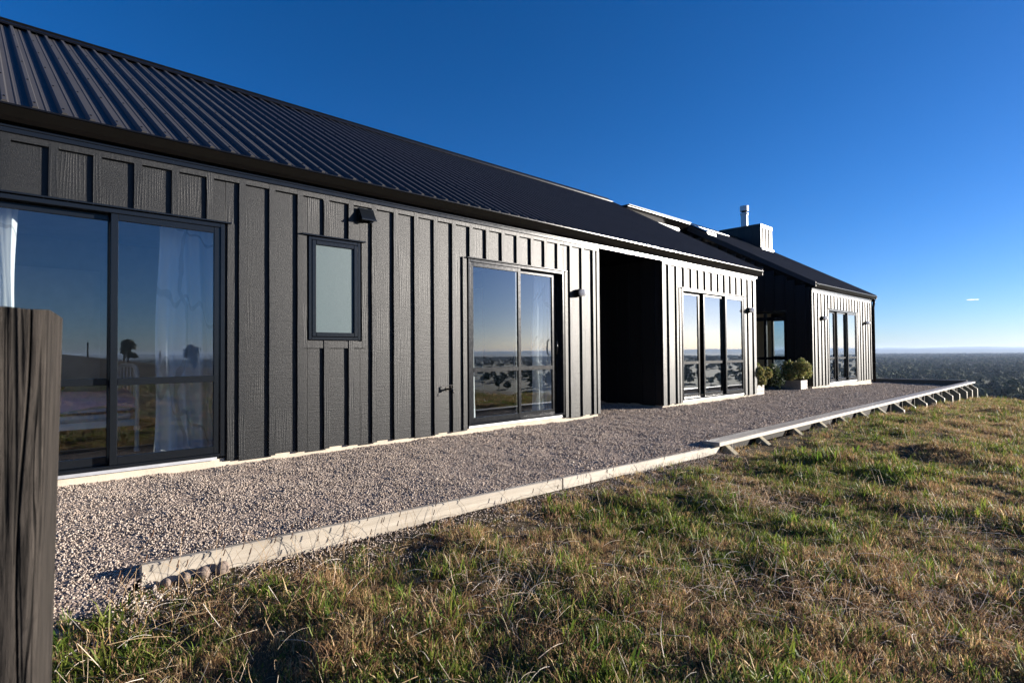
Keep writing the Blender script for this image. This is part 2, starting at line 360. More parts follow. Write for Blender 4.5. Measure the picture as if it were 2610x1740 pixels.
def ground():
    def axis(lo, hi, step, far=32000.0):
        a = list(np.arange(lo, hi + 1e-6, step)); d = step; p = hi
        out = []
        while p < far: d = min(d * 1.22, 2200); p += d; out.append(p)
        left = []; d = step; p = lo
        while p > -far: d = min(d * 1.22, 2200); p -= d; left.append(p)
        return np.array(left[::-1] + a + out)
    xs = axis(-2.0, 25.0, 0.16); ys = axis(-9.0, -2.0, 0.11)
    X, Y = np.meshgrid(xs, ys); Zg = ground_z(X, Y); nx, ny = len(xs), len(ys)
    co = np.stack([X, Y, Zg], -1).reshape(-1, 3)
    i = np.arange(nx - 1); j = np.arange(ny - 1); J, I = np.meshgrid(j, i, indexing='ij'); a = (J * nx + I).ravel()
    fc = np.stack([a, a + 1, a + 1 + nx, a + nx], 1)
    me = bpy.data.meshes.new('ground'); me.from_pydata(co.tolist(), [], fc.tolist()); me.materials.append(M_GROUND)
    me.polygons.foreach_set('use_smooth', [True] * len(me.polygons))
    link('ground', me, kind='structure', label='dry grassy hilltop falling away to a wide wooded plain')
ground()
def gravel_bed():
    xs = np.concatenate([np.arange(-3.5, 14, 0.12), np.arange(14, 23.3, 0.25)]); mb = MB(); 
    rows = []
    for x in xs:
        y0 = float(bed_y0(x))
        back = 2.6 if 7.0 < x < 8.85 else (3.55 if 12.6 < x < 16.15 else (0.03 if x < 21.6 else 8.5))
        ys = list(np.linspace(y0, 0.03, 18)) + list(np.linspace(0.03, max(back, 0.031), 9)[1:])
        rows.append([(x, y, float(bed_z(x, y))) for y in ys])
    n = len(rows[0]); mb.v = [p for r in rows for p in r]
    for i in range(len(rows) - 1):
        for j in range(n - 1):
            mb.f.append((i*n + j, (i+1)*n + j, (i+1)*n + j + 1, i*n + j + 1)); mb.m.append(0)
    build(mb, 'gravel_path', M_GBED, kind='structure', smooth=True, label='raked tan gravel terrace in front of the house')
gravel_bed()
def far_hills():
    mb = MB(); n = 420
    for ring, (rad, hh, zb) in enumerate(((13500, 40, 20), (17500, 62, 55))):
        b = len(mb.v)
        for i in range(n):
            a = 2 * math.pi * i / n
            k = float(vnoise(a * 14 + ring * 50, 0.5, 1.0, 31 + ring, 4)); top = PLAIN + zb + hh * (0.25 + 0.9 * k) * (0.75 + 0.4 * math.sin(a * 2.0 + 1 + ring))
            c, s_ = math.cos(a), math.sin(a)
            mb.v += [(c * (rad - 1500), s_ * (rad - 1500), PLAIN - 2), (c * (rad - 500), s_ * (rad - 500), PLAIN + (top - PLAIN) * 0.55), (c * rad, s_ * rad, top), (c * (rad + 900), s_ * (rad + 900), PLAIN - 2)]
        for i in range(n):
            j = (i + 1) % n
            for k in range(3): mb.f.append((b + 4*i + k, b + 4*j + k, b + 4*j + k + 1, b + 4*i + k + 1)); mb.m.append(0)
    build(mb, 'far_hills', mat_plain('hill_pasture', (0.07, 0.085, 0.05), 0.95, 0, 0.05, 0.4, 0.002), smooth=True, kind='structure', label='low blue line of hills beyond the plain')
far_hills()

# ------------------------------------------------------------------ house
H = empty('house', (0, 0, 0), label='long black board and batten house with dark ribbed metal roofs', category='house')
PITCH, PH = 0.2693, 2.3155
ZB, ZT = -0.04, 2.53
EAVE_Y, EAVE_Z, RIDGE_Y, RIDGE_Z = -0.165, 2.672, 4.05, 5.085
SLOPE = (RIDGE_Z - EAVE_Z) / (RIDGE_Y - EAVE_Y); DEPTH = 8.1
AX0, AX1, BX0, BX1, CX0, CX1 = -4.6, 7.02, 8.82, 12.64, 16.1, 21.58
OPEN_A = [(-0.86, 1.64, -0.02, 2.075), (2.395, 2.965, 1.03, 2.075), (4.41, 6.21, -0.02, 2.075)]
OPEN_B = [(9.47, 12.07, -0.02, 2.075)]
OPEN_C = [(17.39, 19.93, -0.02, 2.075)]
def clip_ranges(a, b, z0, z1, opens):
    """z ranges left of the strip a..b once the openings that cover its middle are cut"""
    mid = (a + b) / 2; rs = [(z0, z1)]
    for (o0, o1, p0, p1) in opens:
        if o0 < mid < o1:
            nr = []
            for (q0, q1) in rs:
                if p0 > q0 + 0.03: nr.append((q0, min(p0, q1)))
                if p1 < q1 - 0.03: nr.append((max(p1, q0), q1))
            rs = nr
    return rs
def cladding(wall, x0, x1, opens, place, ztop=lambda u: ZT, seed=0):
    """boards and battens, one object each; place(u, z) -> (location, rotation) on the wall"""
    k0 = math.floor((x0 - PH) / PITCH) - 1; k1 = math.ceil((x1 - PH) / PITCH) + 1
    cuts = sorted({x0, x1} | {PH + k * PITCH for k in range(k0, k1)} | {e for o in opens for e in o[:2]})
    cuts = [c for c in cuts if x0 - 1e-6 <= c <= x1 + 1e-6]
    for i, (a, b) in enumerate(zip(cuts[:-1], cuts[1:])):
        if b - a < 0.012: continue
        zt = min(ztop(a), ztop(b))
        for (q0, q1) in clip_ranges(a, b, ZB, zt, opens):
            lo = q0 - (0.012 * ((i * 7 + seed) % 3) if q0 == ZB else 0)
            me = boxpiece('board', (b - a - 0.003, 0.02 + 0.0012 * (i % 3), q1 - lo), M_BOARD)
            loc, rot = place((a + b) / 2, lo); link('board', me, wall, loc, rot)
    for k in range(k0, k1):
        c = PH + k * PITCH
        if c - 0.03 < x0 or c + 0.03 > x1: continue
        if any(abs(c - e) < 0.075 for o in opens for e in o[:2]) and False: continue
        for (q0, q1) in clip_ranges(c, c, ZB - 0.01, ztop(c) - 0.005, [(o[0] - 0.035, o[1] + 0.035, o[2], o[3]) for o in opens]):
            if q1 - q0 < 0.08: continue
            me = boxpiece('batten', (0.055, 0.027, q1 - q0), M_BATTEN, 0, 0.0016, (k * 5 + seed) % 6)
            loc, rot = place(c, q0); o = link('batten', me, wall, loc, rot)
            off = Vector((0, -0.0205, 0)); off.rotate(o.rotation_euler); o.location = Vector(loc) + off
front = lambda u, z: ((u, 0.02, z), None)
facex = lambda X: (lambda u, z: ((X - 0.0, u, z), (0, 0, -math.pi / 2)))        # wall that faces -x, u runs along +y
def sheath(name, x0, x1, y0, y1, opens, z0=-0.38, z1=2.62, mat=M_GUTTER):
    """structural wall slab with real openings"""
    mb = MB(); cuts = sorted({x0, x1} | {e for o in opens for e in o[:2] if x0 < e < x1})
    for a, b in zip(cuts[:-1], cuts[1:]):
        for (q0, q1) in clip_ranges(a, b, z0, z1, opens): mb.box((a, y0, q0), (b, y1, q1))
    return build(mb, name, mat, H)
walls = {}
for nm, x0, x1, op in (('A', AX0, AX1, OPEN_A), ('B', BX0, BX1, OPEN_B), ('C', CX0, CX1, OPEN_C)):
    w = sheath('front_wall', x0 + 0.02, x1 - 0.005, 0.0215, 0.13, op, 0.0 - 0.02)
    cladding(w, x0, x1, op, front, seed={'A': 0, 'B': 2, 'C': 4}[nm])
    # header board, corner boards, opening trims
    hx = [(x0 + i * 3.6, min(x0 + (i + 1) * 3.6, x1)) for i in range(int(math.ceil((x1 - x0) / 3.6)))]
    for a, b in hx:
        if b - a > 0.02:
            build(MB().box((0, -0.0265, 0), (b - a - 0.002, -0.0025, 0.075)), 'header_board', M_TRIMX, w, (a, 0, 2.45), bevel=0.002)
    for a in ([x0, x1 - 0.06] if nm != 'A' else [x1 - 0.06]):
        link('corner_board', boxpiece('corner_board', (0.06, 0.024, 2.45 - ZB), M_BATTEN, 0, 0.0012, 3), w, (a + 0.03, -0.0025, ZB - 0.005))
    for (o0, o1, p0, p1) in op:
        for a in (o0 - 0.042, o1 + 0.042):
            hz0 = ZB if p0 < 0.1 else p0 - 0.075
            link('window_trim', boxpiece('window_trim', (0.058, 0.0195, p1 - hz0), M_BATTEN, 0, 0.001, 5), w, (a, -0.002, hz0))
        if p0 > 0.1: build(MB().box((0, -0.021, 0), (o1 - o0 + 0.02, -0.001, 0.07)), 'window_trim', M_TRIMX, w, (o0 - 0.01, 0, p0 - 0.075))
# concrete footing under each range
for x0, x1 in ((AX0, AX1), (BX0, BX1), (CX0, CX1)):
    build(MB().box((x0 + 0.015, 0.013, -0.5), (x1 - 0.012, 8.0, -0.026)), 'foundation', M_CONC, H, bevel=0.004)
# porch side wall of the middle range and gable of the far range face the camera side in shade
wB = build(MB().box((BX0 + 0.022, 0.131, -0.35), (BX0 + 0.12, 2.6, 2.62)), 'porch_wall', M_GUTTER, H)
cladding(wB, 0.03, 2.58, [], facex(BX0 + 0.021), seed=1)
build(MB().box((AX1 - 0.12, 0.131, -0.35), (AX1 - 0.006, 2.6, 2.62)), 'porch_wall', M_BOARD, H)
wP = build(MB().box((AX1 - 0.01, 2.6, -0.35), (BX0 + 0.02, 2.72, 2.62)), 'porch_back_wall', M_BOARD, H)
build(MB().box((AX1 + 0.4, 2.555, -0.05), (AX1 + 1.35, 2.598, 2.05)), 'entry_door', M_FRAME, H)
build(MB().box((AX1 - 0.004, 0.03, 2.53), (BX0 + 0.018, 2.598, 2.56)), 'porch_ceiling', M_GUTTER, H)
build(MB().box((AX1 - 0.001, -0.0265, 2.505), (BX0 + 0.001, 0.028, 2.527)), 'porch_beam', M_TRIMX, H)
OPEN_G = [(0.62, 3.1, -0.02, 2.0)]
def gable(X, thick, opens, name):
    poly = [(0.131, -0.3), (DEPTH - 0.131, -0.3), (DEPTH - 0.131, 2.6), (RIDGE_Y, RIDGE_Z - 0.10), (0.131, 2.72)]
    mb = MB()
    if not opens: mb.prism(poly, 0, X, X + thick)
    else:
        (o0, o1, p0, p1) = opens[0]
        for a, b in ((0.131, o0), (o0, o1), (o1, RIDGE_Y), (RIDGE_Y, DEPTH - 0.131)):
            za, zb = [2.66 + SLOPE * (min(t, DEPTH - t) - 0.05) for t in (a, b)]
            mb.prism([(a, p1 if (a, b) == (o0, o1) else -0.3), (b, p1 if (a, b) == (o0, o1) else -0.3), (b, zb), (a, za)], 0, X, X + thick)
    return build(mb, name, M_GUTTER, H)
gC = gable(CX0 + 0.022, 0.11, OPEN_G, 'gable_wall')
cladding(gC, 0.03, DEPTH - 0.05, OPEN_G, facex(CX0 + 0.021), lambda u: 2.60 + SLOPE * (min(u, DEPTH - u) - 0.02) - 0.02, seed=3)
gable(BX1 - 0.12, 0.115, [], 'gable_wall'); gable(CX1 - 0.12, 0.115, [(1.15, 3.2, -0.02, 2.06)], 'gable_wall'); gable(AX0 + 0.02, 0.11, [], 'gable_wall')
for x0, x1 in ((AX0, BX1), (CX0, CX1)):
    build(MB().box((x0 + 0.14, DEPTH - 0.13, -0.4), (x1 - 0.14, DEPTH, 2.62)), 'rear_wall', M_BOARD, H)
# rooms: floors, ceilings, partitions
for x0, x1 in ((AX0 + 0.14, AX1 - 0.125), (BX0 + 0.125, BX1 - 0.125), (CX0 + 0.135, CX1 - 0.125)):
    build(MB().box((x0, 0.132, -0.02), (x1, 7.95, 0.0)), 'room_floor', M_FLOOR, H)
    build(MB().box((x0, 0.132, 2.44), (x1, 7.95, 2.47)), 'room_ceiling', M_PLASTER, H)
for x0, x1, y0, y1, mt in ((2.10, 2.2, 0.135, 4.0, M_PLASTER), (3.6, 3.7, 0.135, 4.0, M_PLASTER), (AX0 + 0.15, AX1 - 0.13, 4.0, 4.1, M_PLASTER), (-3.3, -3.2, 0.135, 3.99, M_PLASTER),
                           (BX0 + 0.13, BX1 - 0.13, 5.6, 5.7, M_PLASTER), (CX0 + 0.14, CX1 - 0.13, 6.4, 6.5, M_CREAM), (CX1 - 0.15, CX1 - 0.126, 0.14, 1.15, M_CREAM), (CX1 - 0.15, CX1 - 0.126, 3.2, 6.39, M_CREAM)):
    build(MB().box((x0, y0, 0.001), (x1, y1, 2.439)), 'room_partition', mt, H)
build(MB().box((0.35, 3.93, 0.002), (1.25, 3.998, 2.03)).box((0.42, 3.90, 0.003), (1.18, 3.932, 1.98)), 'room_door', M_WHITE, H)

# roofs
def roof_sheet_mesh():
    L = math.hypot(RIDGE_Y - EAVE_Y - 0.02, (RIDGE_Y - EAVE_Y - 0.02) * SLOPE); p = 0.17; mb = MB(); prof = []
    for r in range(4):
        b = r * p
        prof += [(b, 0), (b + 0.030, 0), (b + 0.034, 0.004), (b + 0.040, 0.004), (b + 0.044, 0), (b + 0.070, 0), (b + 0.074, 0.004), (b + 0.080, 0.004), (b + 0.084, 0), (b + 0.108, 0), (b + 0.123, 0.031), (b + 0.149, 0.031), (b + 0.164, 0)]
    prof.append((4 * p, 0))
    for t in (0, L):
        for (u, h) in prof: mb.v.append((u, t, h))
    n = len(prof)
    for i in range(n - 1): mb.f.append((i, i + 1, n + i + 1, n + i)); mb.m.append(0)
    for i in range(n - 1): mb.quad((prof[i][0], 0, -0.012), (prof[i+1][0], 0, -0.012), (prof[i+1][0], 0, prof[i+1][1]), (prof[i][0], 0, prof[i][1]))
    for r in range(4):
        for k in range(6):
            c = r * p + 0.136; t = 0.12 + k * (L - 0.3) / 5; mb.box((c - 0.006, t - 0.006, 0.0305), (c + 0.006, t + 0.006, 0.038), 1)
    return mb.mesh('roof_sheet', [M_ROOF, M_GUTTER], fix=False)
SHEET = roof_sheet_mesh()
ANG = math.atan(SLOPE)
def roof(x0, x1):
    rw = MB(); o = 0.05
    rw.prism([(EAVE_Y + 0.06, EAVE_Z - 0.03), (RIDGE_Y, RIDGE_Z - 0.055), (DEPTH - EAVE_Y - 0.06, EAVE_Z - 0.03), (DEPTH - EAVE_Y - 0.06, EAVE_Z - 0.08), (RIDGE_Y, RIDGE_Z - 0.14), (EAVE_Y + 0.06, EAVE_Z - 0.08)], 0, x0, x1)
    r = build(rw, 'roof', M_GUTTER, H)
    n = int(round((x1 - x0) / 0.68)); sx = (x1 - x0) / (n * 0.68)
    for i in range(n):
        s = link('roof_sheet', SHEET, r, (x0 + i * 0.68 * sx, EAVE_Y + 0.005, EAVE_Z - 0.016), (ANG, 0, 0)); s.scale = (sx, 1, 1)
        s = link('roof_sheet', SHEET, r, (x0 + (i + 1) * 0.68 * sx, DEPTH - EAVE_Y - 0.005, EAVE_Z - 0.016), (ANG, 0, math.pi)); s.scale = (sx, 1, 1)
    cp = MB(); w = 0.17
    for sgn in (-1, 1):
        yA = RIDGE_Y; yB = RIDGE_Y + sgn * w
        pts = [(yA, RIDGE_Z + 0.045), (yB, RIDGE_Z + 0.045 - w * SLOPE), (yB, RIDGE_Z + 0.018 - w * SLOPE), (yA, RIDGE_Z + 0.030)]
        cp.prism(pts, 0, x0 - 0.03, x1 + 0.03)
    cp.tube([(x0 - 0.03, RIDGE_Y, RIDGE_Z + 0.045), (x1 + 0.03, RIDGE_Y, RIDGE_Z + 0.045)], 0.022, 8)
    build(cp, 'ridge_cap', M_GUTTER, r)
    for X in (x0, x1):
        for sgn in (1, -1):
            ys = lambda y: y if sgn == 1 else DEPTH - y
            zz = lambda y, d: EAVE_Z + SLOPE * (y - EAVE_Y) + d
            build(MB().prism([(ys(EAVE_Y + 0.01), zz(EAVE_Y + 0.01, 0.028)), (ys(RIDGE_Y - 0.004), zz(RIDGE_Y, 0.028)), (ys(RIDGE_Y - 0.004), zz(RIDGE_Y, -0.15)), (ys(EAVE_Y + 0.01), zz(EAVE_Y + 0.01, -0.10))], 0, X - 0.028 if X == x0 else X + 0.001, X - 0.001 if X == x0 else X + 0.028), 'barge_flashing', M_ROOF, r)
    return r
roof(AX0 - 0.06, BX1 + 0.06); roofC = roof(CX0 - 0.05, CX1 + 0.05)
def gutter(x0, x1):
    prof = [(EAVE_Y, 2.668), (EAVE_Y - 0.012, 2.668), (EAVE_Y - 0.012, 2.656), (EAVE_Y - 0.002, 2.652), (EAVE_Y + 0.030, 2.590), (EAVE_Y + 0.065, 2.564), (-0.042, 2.564), (-0.042, 2.66), (-0.047, 2.66), (-0.047, 2.569), (EAVE_Y + 0.068, 2.569), (EAVE_Y + 0.035, 2.593), (EAVE_Y + 0.004, 2.654)]
    n = max(1, int(round((x1 - x0) / 5.8)))
    for i in range(n):
        a = x0 + (x1 - x0) * i / n; b = x0 + (x1 - x0) * (i + 1) / n - 0.001
        build(MB().prism(prof, 0, a, b), 'gutter', M_GUTTER, H)
    build(MB().box((x0 + 0.02, -0.041, 2.50), (x1 - 0.02, -0.0, 2.62)).box((x0 + 0.025, -0.05, 2.535), (x1 - 0.025, -0.042, 2.556)), 'fascia', M_FRAME, H, bevel=0.003)
gutter(AX0 - 0.05, BX1 + 0.08); gutter(CX0 - 0.06, CX1 + 0.08)
# link between the ranges, set back at the ridge
build(MB().box((BX1 + 0.001, 3.55, -0.3), (CX0 - 0.001, 7.9, 4.62)), 'link_wall', M_GUTTER, H)
build(MB().prism([(3.40, 4.84), (3.40, 4.815), (3.52, 4.64), (7.9, 4.64), (7.9, 4.84)], 0, BX1 + 0.09, CX0 - 0.09), 'link_fascia', M_GUTTER, H)
build(MB().prism([(3.36, 4.842), (3.36, 4.862), (7.95, 4.90), (7.95, 4.88)], 0, BX1 + 0.09, CX0 - 0.09), 'link_roof', M_BOARD, H)
build(MB().prism([(3.2, 4.42), (3.2, 4.52), (3.549, 4.56), (3.549, 4.46)], 0, BX1 + 0.09, 15.0), 'link_canopy', M_LIGHTSTRIP, H)
sk = build(MB().prism([(2.92, EAVE_Z + SLOPE * 3.09 + 0.0), (2.92, EAVE_Z + SLOPE * 3.09 + 0.09), (3.6, EAVE_Z + SLOPE * 3.77 + 0.09), (3.6, EAVE_Z + SLOPE * 3.77)], 0, 16.15, 16.72), 'skylight', M_FRAME, H)
build(MB().box((16.16, 2.905, EAVE_Z + SLOPE * 3.09 + 0.005), (16.71, 2.919, EAVE_Z + SLOPE * 3.09 + 0.05)), 'upstand', M_LIGHTSTRIP, sk)
# chimney at the far gable
def chimney():
    x0, x1, y0, y1, zt = 20.66, 21.66, 3.22, 4.75, 5.50
    c = build(MB().box((x0 + 0.02, y0 + 0.02, 4.2), (x1 - 0.02, y1, zt - 0.02)), 'chimney', M_GUTTER, H)
    n = 4
    for i in range(n):
        a = x0 + (x1 - x0) * i / n; w = (x1 - x0) / n
        link('board', boxpiece('board', (w - 0.004, 0.018, 1.0), M_BOARD), c, (a + w / 2, y0 + 0.0195, zt - 1.02))
    for i in range(1, n):
        link('batten', boxpiece('batten', (0.05, 0.03, 0.9), M_BATTEN, 0, 0.0016, 2), c, (x0 + (x1 - x0) * i / n, y0 + 0.001, zt - 1.0))
    for a in (x0 + 0.035, x1 - 0.035): link('batten', boxpiece('batten', (0.07, 0.022, 0.9), M_BATTEN, 0, 0.0016, 1), c, (a, y0 + 0.001, zt - 1.0))
    for i in range(6):
        link('board', boxpiece('board', (0.25, 0.018, 1.3), M_BOARD), c, (x0 + 0.019, y0 + 0.15 + i * 0.255, zt - 1.32), (0, 0, -math.pi / 2))
    build(MB().box((x0 - 0.01, y0 - 0.03, zt - 0.12), (x1 + 0.01, y0 - 0.001, zt + 0.012)), 'header_board', M_TRIMX, c)
    build(MB().box((x0 - 0.012, y0, zt - 0.019), (x1 + 0.012, y1 + 0.02, zt + 0.014)), 'cap_flashing', M_ROOF, c)
    zf = EAVE_Z + SLOPE * (y0 - EAVE_Y)
    build(MB().box((x0 - 0.01, y0 - 0.08, zf - 0.06), (x1 + 0.01, y0 - 0.032, zf + 0.035)), 'base_flashing', M_SILVER, c)
    fx, fy = 21.35, 4.1
    f = build(MB().tube([(fx, fy, zt), (fx, fy, zt + 0.62)], 0.125, 20), 'flue', M_STEEL, H, smooth=False)
    build(MB().tube([(fx, fy, zt + 0.60), (fx, fy, zt + 0.66)], 0.15, 20), 'collar', M_STEEL, f)
    build(MB().tube([(fx, fy, zt + 0.661), (fx, fy, zt + 0.739)], 0.10, 16), 'neck', M_GUTTER, f)
    build(MB().tube([(fx, fy, zt + 0.74), (fx, fy, zt + 0.93)], 0.155, 20), 'cowl', M_STEEL, f)
chimney()
# downpipe on the far corner
dp = build(MB().tube([(CX1 + 0.03, -0.085, 2.56), (CX1 + 0.045, -0.07, 2.45), (CX1 + 0.045, -0.05, 2.3), (CX1 + 0.045, -0.05, -0.14)], 0.04, 12), 'downpipe', M_GUTTER, H, smooth=True)
for z in (0.55, 1.9): build(MB().box((CX1 - 0.02, -0.055, z), (CX1 + 0.09, -0.002, z + 0.03)), 'bracket', M_GUTTER, dp)

# windows and doors
def pane_panel(parent, x0, x1, z0, z1, y, rail=0.685, stile=0.05, flip=None):
    """one glazed leaf: frame mesh plus a pane above and below its rail"""
    d = 0.032; mb = MB()
    mb.box((x0, y, z0), (x0 + stile, y + d, z1)).box((x1 - stile, y, z0), (x1, y + d, z1))
    mb.box((x0 + stile, y + .001, z0), (x1 - stile, y + d - .001, z0 + 0.065)).box((x0 + stile, y + .001, z1 - 0.05), (x1 - stile, y + d - .001, z1))
    spans = [(z0 + 0.065, z1 - 0.05)]
    if rail:
        mb.box((x0 + stile, y + .0005, rail - 0.028), (x1 - stile, y + d - .0005, rail + 0.028)); spans = [(z0 + 0.065, rail - 0.028), (rail + 0.028, z1 - 0.05)]
    build(mb, 'leaf_frame', M_FRAME, parent, bevel=0.0025)
    for a, b in spans:
        build(MB().quad((x0 + stile - .004, y + 0.016, a - .004), (x1 - stile + .004, y + 0.016, a - .004), (x1 - stile + .004, y + 0.016, b + .004), (x0 + stile - .004, y + 0.016, b + .004)), 'pane', M_GLASS, parent)
def slider(x0, x1, leaves, z1=2.06, handle=None, label=None):
    d = empty('sliding_door', (0, 0, 0)); d.parent = H
    if label: d['label'] = label
    f = MB(); t = 0.036
    f.box((x0, -0.026, 0.0), (x0 + t, 0.118, z1)).box((x1 - t, -0.026, 0.0), (x1, 0.118, z1))
    f.box((x0 + t, -0.0255, z1 - t), (x1 - t, 0.1175, z1)).box((x0 + t, -0.0255, 0.0), (x1 - t, 0.1175, 0.028))
    build(f, 'frame', M_FRAME, d, bevel=0.003)
    build(MB().box((x0 - 0.03, -0.05, z1 + 0.004), (x1 + 0.05, -0.002, z1 + 0.018)), 'head_flashing', M_FRAME, d, bevel=0.002)
    build(MB().box((x0 + 0.005, -0.020, -0.027), (x1 - 0.06, 0.09, -0.002)), 'sill', M_SILVER, d)
    for (a, b, y) in leaves: pane_panel(d, a, b, 0.03, z1 - t - 0.002, y)
    if handle: build(MB().tube([(handle, -0.012 + 0.02, 0.86), (handle, -0.03, 0.89), (handle, -0.03, 1.05), (handle, -0.012 + 0.02, 1.08)], 0.011, 8), 'handle', M_GUTTER, d, smooth=True)
    return d
slider(-0.85, 1.63, [(0.79, 1.594, -0.016), (-0.02, 0.83, 0.05), (-0.814, 0.03, -0.016)])
slider(4.42, 6.20, [(4.456, 5.33, -0.016), (5.29, 6.07, 0.05)], handle=6.03)
slider(9.48, 12.06, [(11.2, 12.024, -0.018), (10.38, 11.22, 0.028), (9.62, 10.30, 0.074)])
slider(17.40, 19.92, [(19.05, 19.884, -0.018), (18.25, 19.08, 0.028), (17.55, 18.2, 0.074)])
def small_window():
    x0, x1, z0, z1 = 2.40, 2.96, 1.036, 2.06
    w = empty('window', (0, 0, 0)); w.parent = H
    f = MB(); t = 0.03
    f.box((x0, -0.026, z0), (x0 + t, 0.10, z1)).box((x1 - t, -0.026, z0), (x1, 0.10, z1)).box((x0 + t, -0.0255, z1 - t), (x1 - t, 0.0995, z1)).box((x0 + t, -0.0255, z0), (x1 - t, 0.0995, z0 + t))
    build(f, 'frame', M_FRAME, w, bevel=0.003)
    a0, a1, b0, b1 = x0 + t + .003, x1 - t - .003, z0 + t + .003, z1 - t - .003; s = 0.042; y = -0.031
    g = MB(); g.box((a0, y, b0), (a0 + s, y + .04, b1)).box((a1 - s, y, b0), (a1, y + .04, b1)).box((a0 + s, y + .0005, b1 - s), (a1 - s, y + .0395, b1)).box((a0 + s, y + .0005, b0), (a1 - s, y + .0395, b0 + s))
    build(g, 'sash', M_FRAME, w, bevel=0.004)
    build(MB().box((a0 + s - .003, y + .018, b0 + s - .003), (a1 - s + .003, y + .026, b1 - s + .003)), 'pane', M_FROST, w)
    build(MB().box((x0 - 0.075, -0.052, z1 + 0.006), (x1 + 0.05, -0.002, z1 + 0.02)), 'head_flashing', M_FRAME, w, bevel=0.002)
small_window()
def gable_glazing():
    d = empty('sliding_door', (0, 0, 0)); d.parent = H
    X = CX0 - 0.005; y0, y1, z1 = 0.63, 3.09, 1.99; f = MB(); s = 0.07
    f.box((X, y0, -0.01), (X + 0.13, y0 + s, z1)).box((X, y1 - s, -0.01), (X + 0.13, y1, z1)).box((X + .001, y0 + s, z1 - 0.05), (X + 0.129, y1 - s, z1)).box((X + .001, y0 + s, -0.01), (X + 0.129, y1 - s, 0.05))
    f.box((X + .002, y0 + s, 1.74), (X + 0.10, y1 - s, 1.84)).box((X + .002, y0 + s, 0.66), (X + 0.06, y1 - s, 0.73))
    for yy in (1.18, 2.1): f.box((X + .003, yy, 0.05), (X + 0.09, yy + 0.07, z1 - 0.05))
    build(f, 'frame', M_FRAME, d, bevel=0.003)
    for a, b in ((y0 + s, 1.18), (1.25, 2.1), (2.17, y1 - s)):
        for p, q in ((0.05, 0.66), (0.73, 1.74), (1.84, z1 - 0.05)):
            build(MB().quad((X + 0.03, b, p), (X + 0.03, a, p), (X + 0.03, a, q), (X + 0.03, b, q)), 'pane', M_GLASS, d)
    build(MB().tube([(X + 0.01, y0 + 0.04, 0.86), (X - 0.035, y0 + 0.04, 0.88), (X - 0.035, y0 + 0.04, 1.08), (X + 0.01, y0 + 0.04, 1.1)], 0.012, 8), 'handle', M_GUTTER, d)
gable_glazing()
def far_window():
    w = empty('window', (0, 0, 0)); w.parent = H; X = CX1 - 0.10; f = MB(); y0, y1, z1 = 1.16, 3.19, 2.05
    f.box((X, y0, 0.0), (X + 0.09, y0 + 0.05, z1)).box((X, y1 - 0.05, 0.0), (X + 0.09, y1, z1)).box((X + .001, y0 + 0.05, z1 - 0.05), (X + 0.089, y1 - 0.05, z1)).box((X + .001, y0 + 0.05, 0.0), (X + 0.089, y1 - 0.05, 0.05)).box((X + .002, y0 + 0.05, 0.66), (X + 0.06, y1 - 0.05, 0.71))
    build(f, 'frame', M_FRAME, w, bevel=0.003)
    for a, b in ((0.05, 0.66), (0.71, z1 - 0.05)): build(MB().quad((X + 0.03, y0 + .05, a), (X + 0.03, y1 - .05, a), (X + 0.03, y1 - .05, b), (X + 0.03, y0 + .05, b)), 'pane', M_GLASS, w)
far_window()

# ------------------------------------------------------------------ fittings on the walls
def mat_globe():
    m = N('opal_globe'); m.pbr((0.93, 0.93, 0.91), 0.3, 0, None, 0.5, Subsurface_Weight=1.0, Subsurface_Scale=0.12).inputs['Subsurface Radius'].default_value = (1, 1, 1); return m.mat
M_GLOBE = mat_globe()
def wall_light(x, z, label):
    t = empty('wall_light', (x, -0.022, z), label=label, category='wall light', group='wall lights along the front of the house')
    build(MB().tube([(0, 0.0, 0), (0, -0.012, 0)], [0.062, 0.058], 18), 'mounting_plate', M_GUTTER, t)
    build(MB().tube([(0, -0.012, 0), (0, -0.034, 0), (0, -0.038, 0)], [0.056, 0.058, 0.054], 18), 'collar', M_GUTTER, t, smooth=False)
    build(MB().tube([(0, -0.038, 0), (0, -0.100, 0), (0, -0.130, 0), (0, -0.145, 0), (0, -0.150, 0)], [0.053, 0.052, 0.044, 0.027, 0.006], 18), 'globe', M_GLOBE, t, smooth=True)
wall_light(6.53, 1.775, 'white domed wall light on the wall just before the dark porch')
wall_light(12.27, 1.785, 'white domed wall light beside the triple sliding door above the shrub in a box')
wall_light(16.86, 1.78, 'white domed wall light on the end range between its shaded gable and sliding door')
wall_light(20.80, 1.775, 'white domed wall light near the far corner with the downpipe')
def vent():
    t = empty('wall_vent', (3.02, -0.022, 2.30), label='black wedge shaped vent hood under the eave above the frosted window', category='vent')
    w = 0.085
    build(MB().prism([(0.0, 0.0), (-0.088, 0.0), (-0.085, 0.012), (-0.018, 0.125), (0.0, 0.125)], 0, -w, w), 'hood', M_FRAME, t, bevel=0.002)
    build(MB().box((-w - 0.006, -0.006, -0.008), (w + 0.006, 0.0, 0.133)), 'back_plate', M_FRAME, t)
    build(MB().box((-w - 0.003, -0.094, -0.006), (w + 0.003, -0.084, 0.006)), 'lip', M_FRAME, t)
vent()
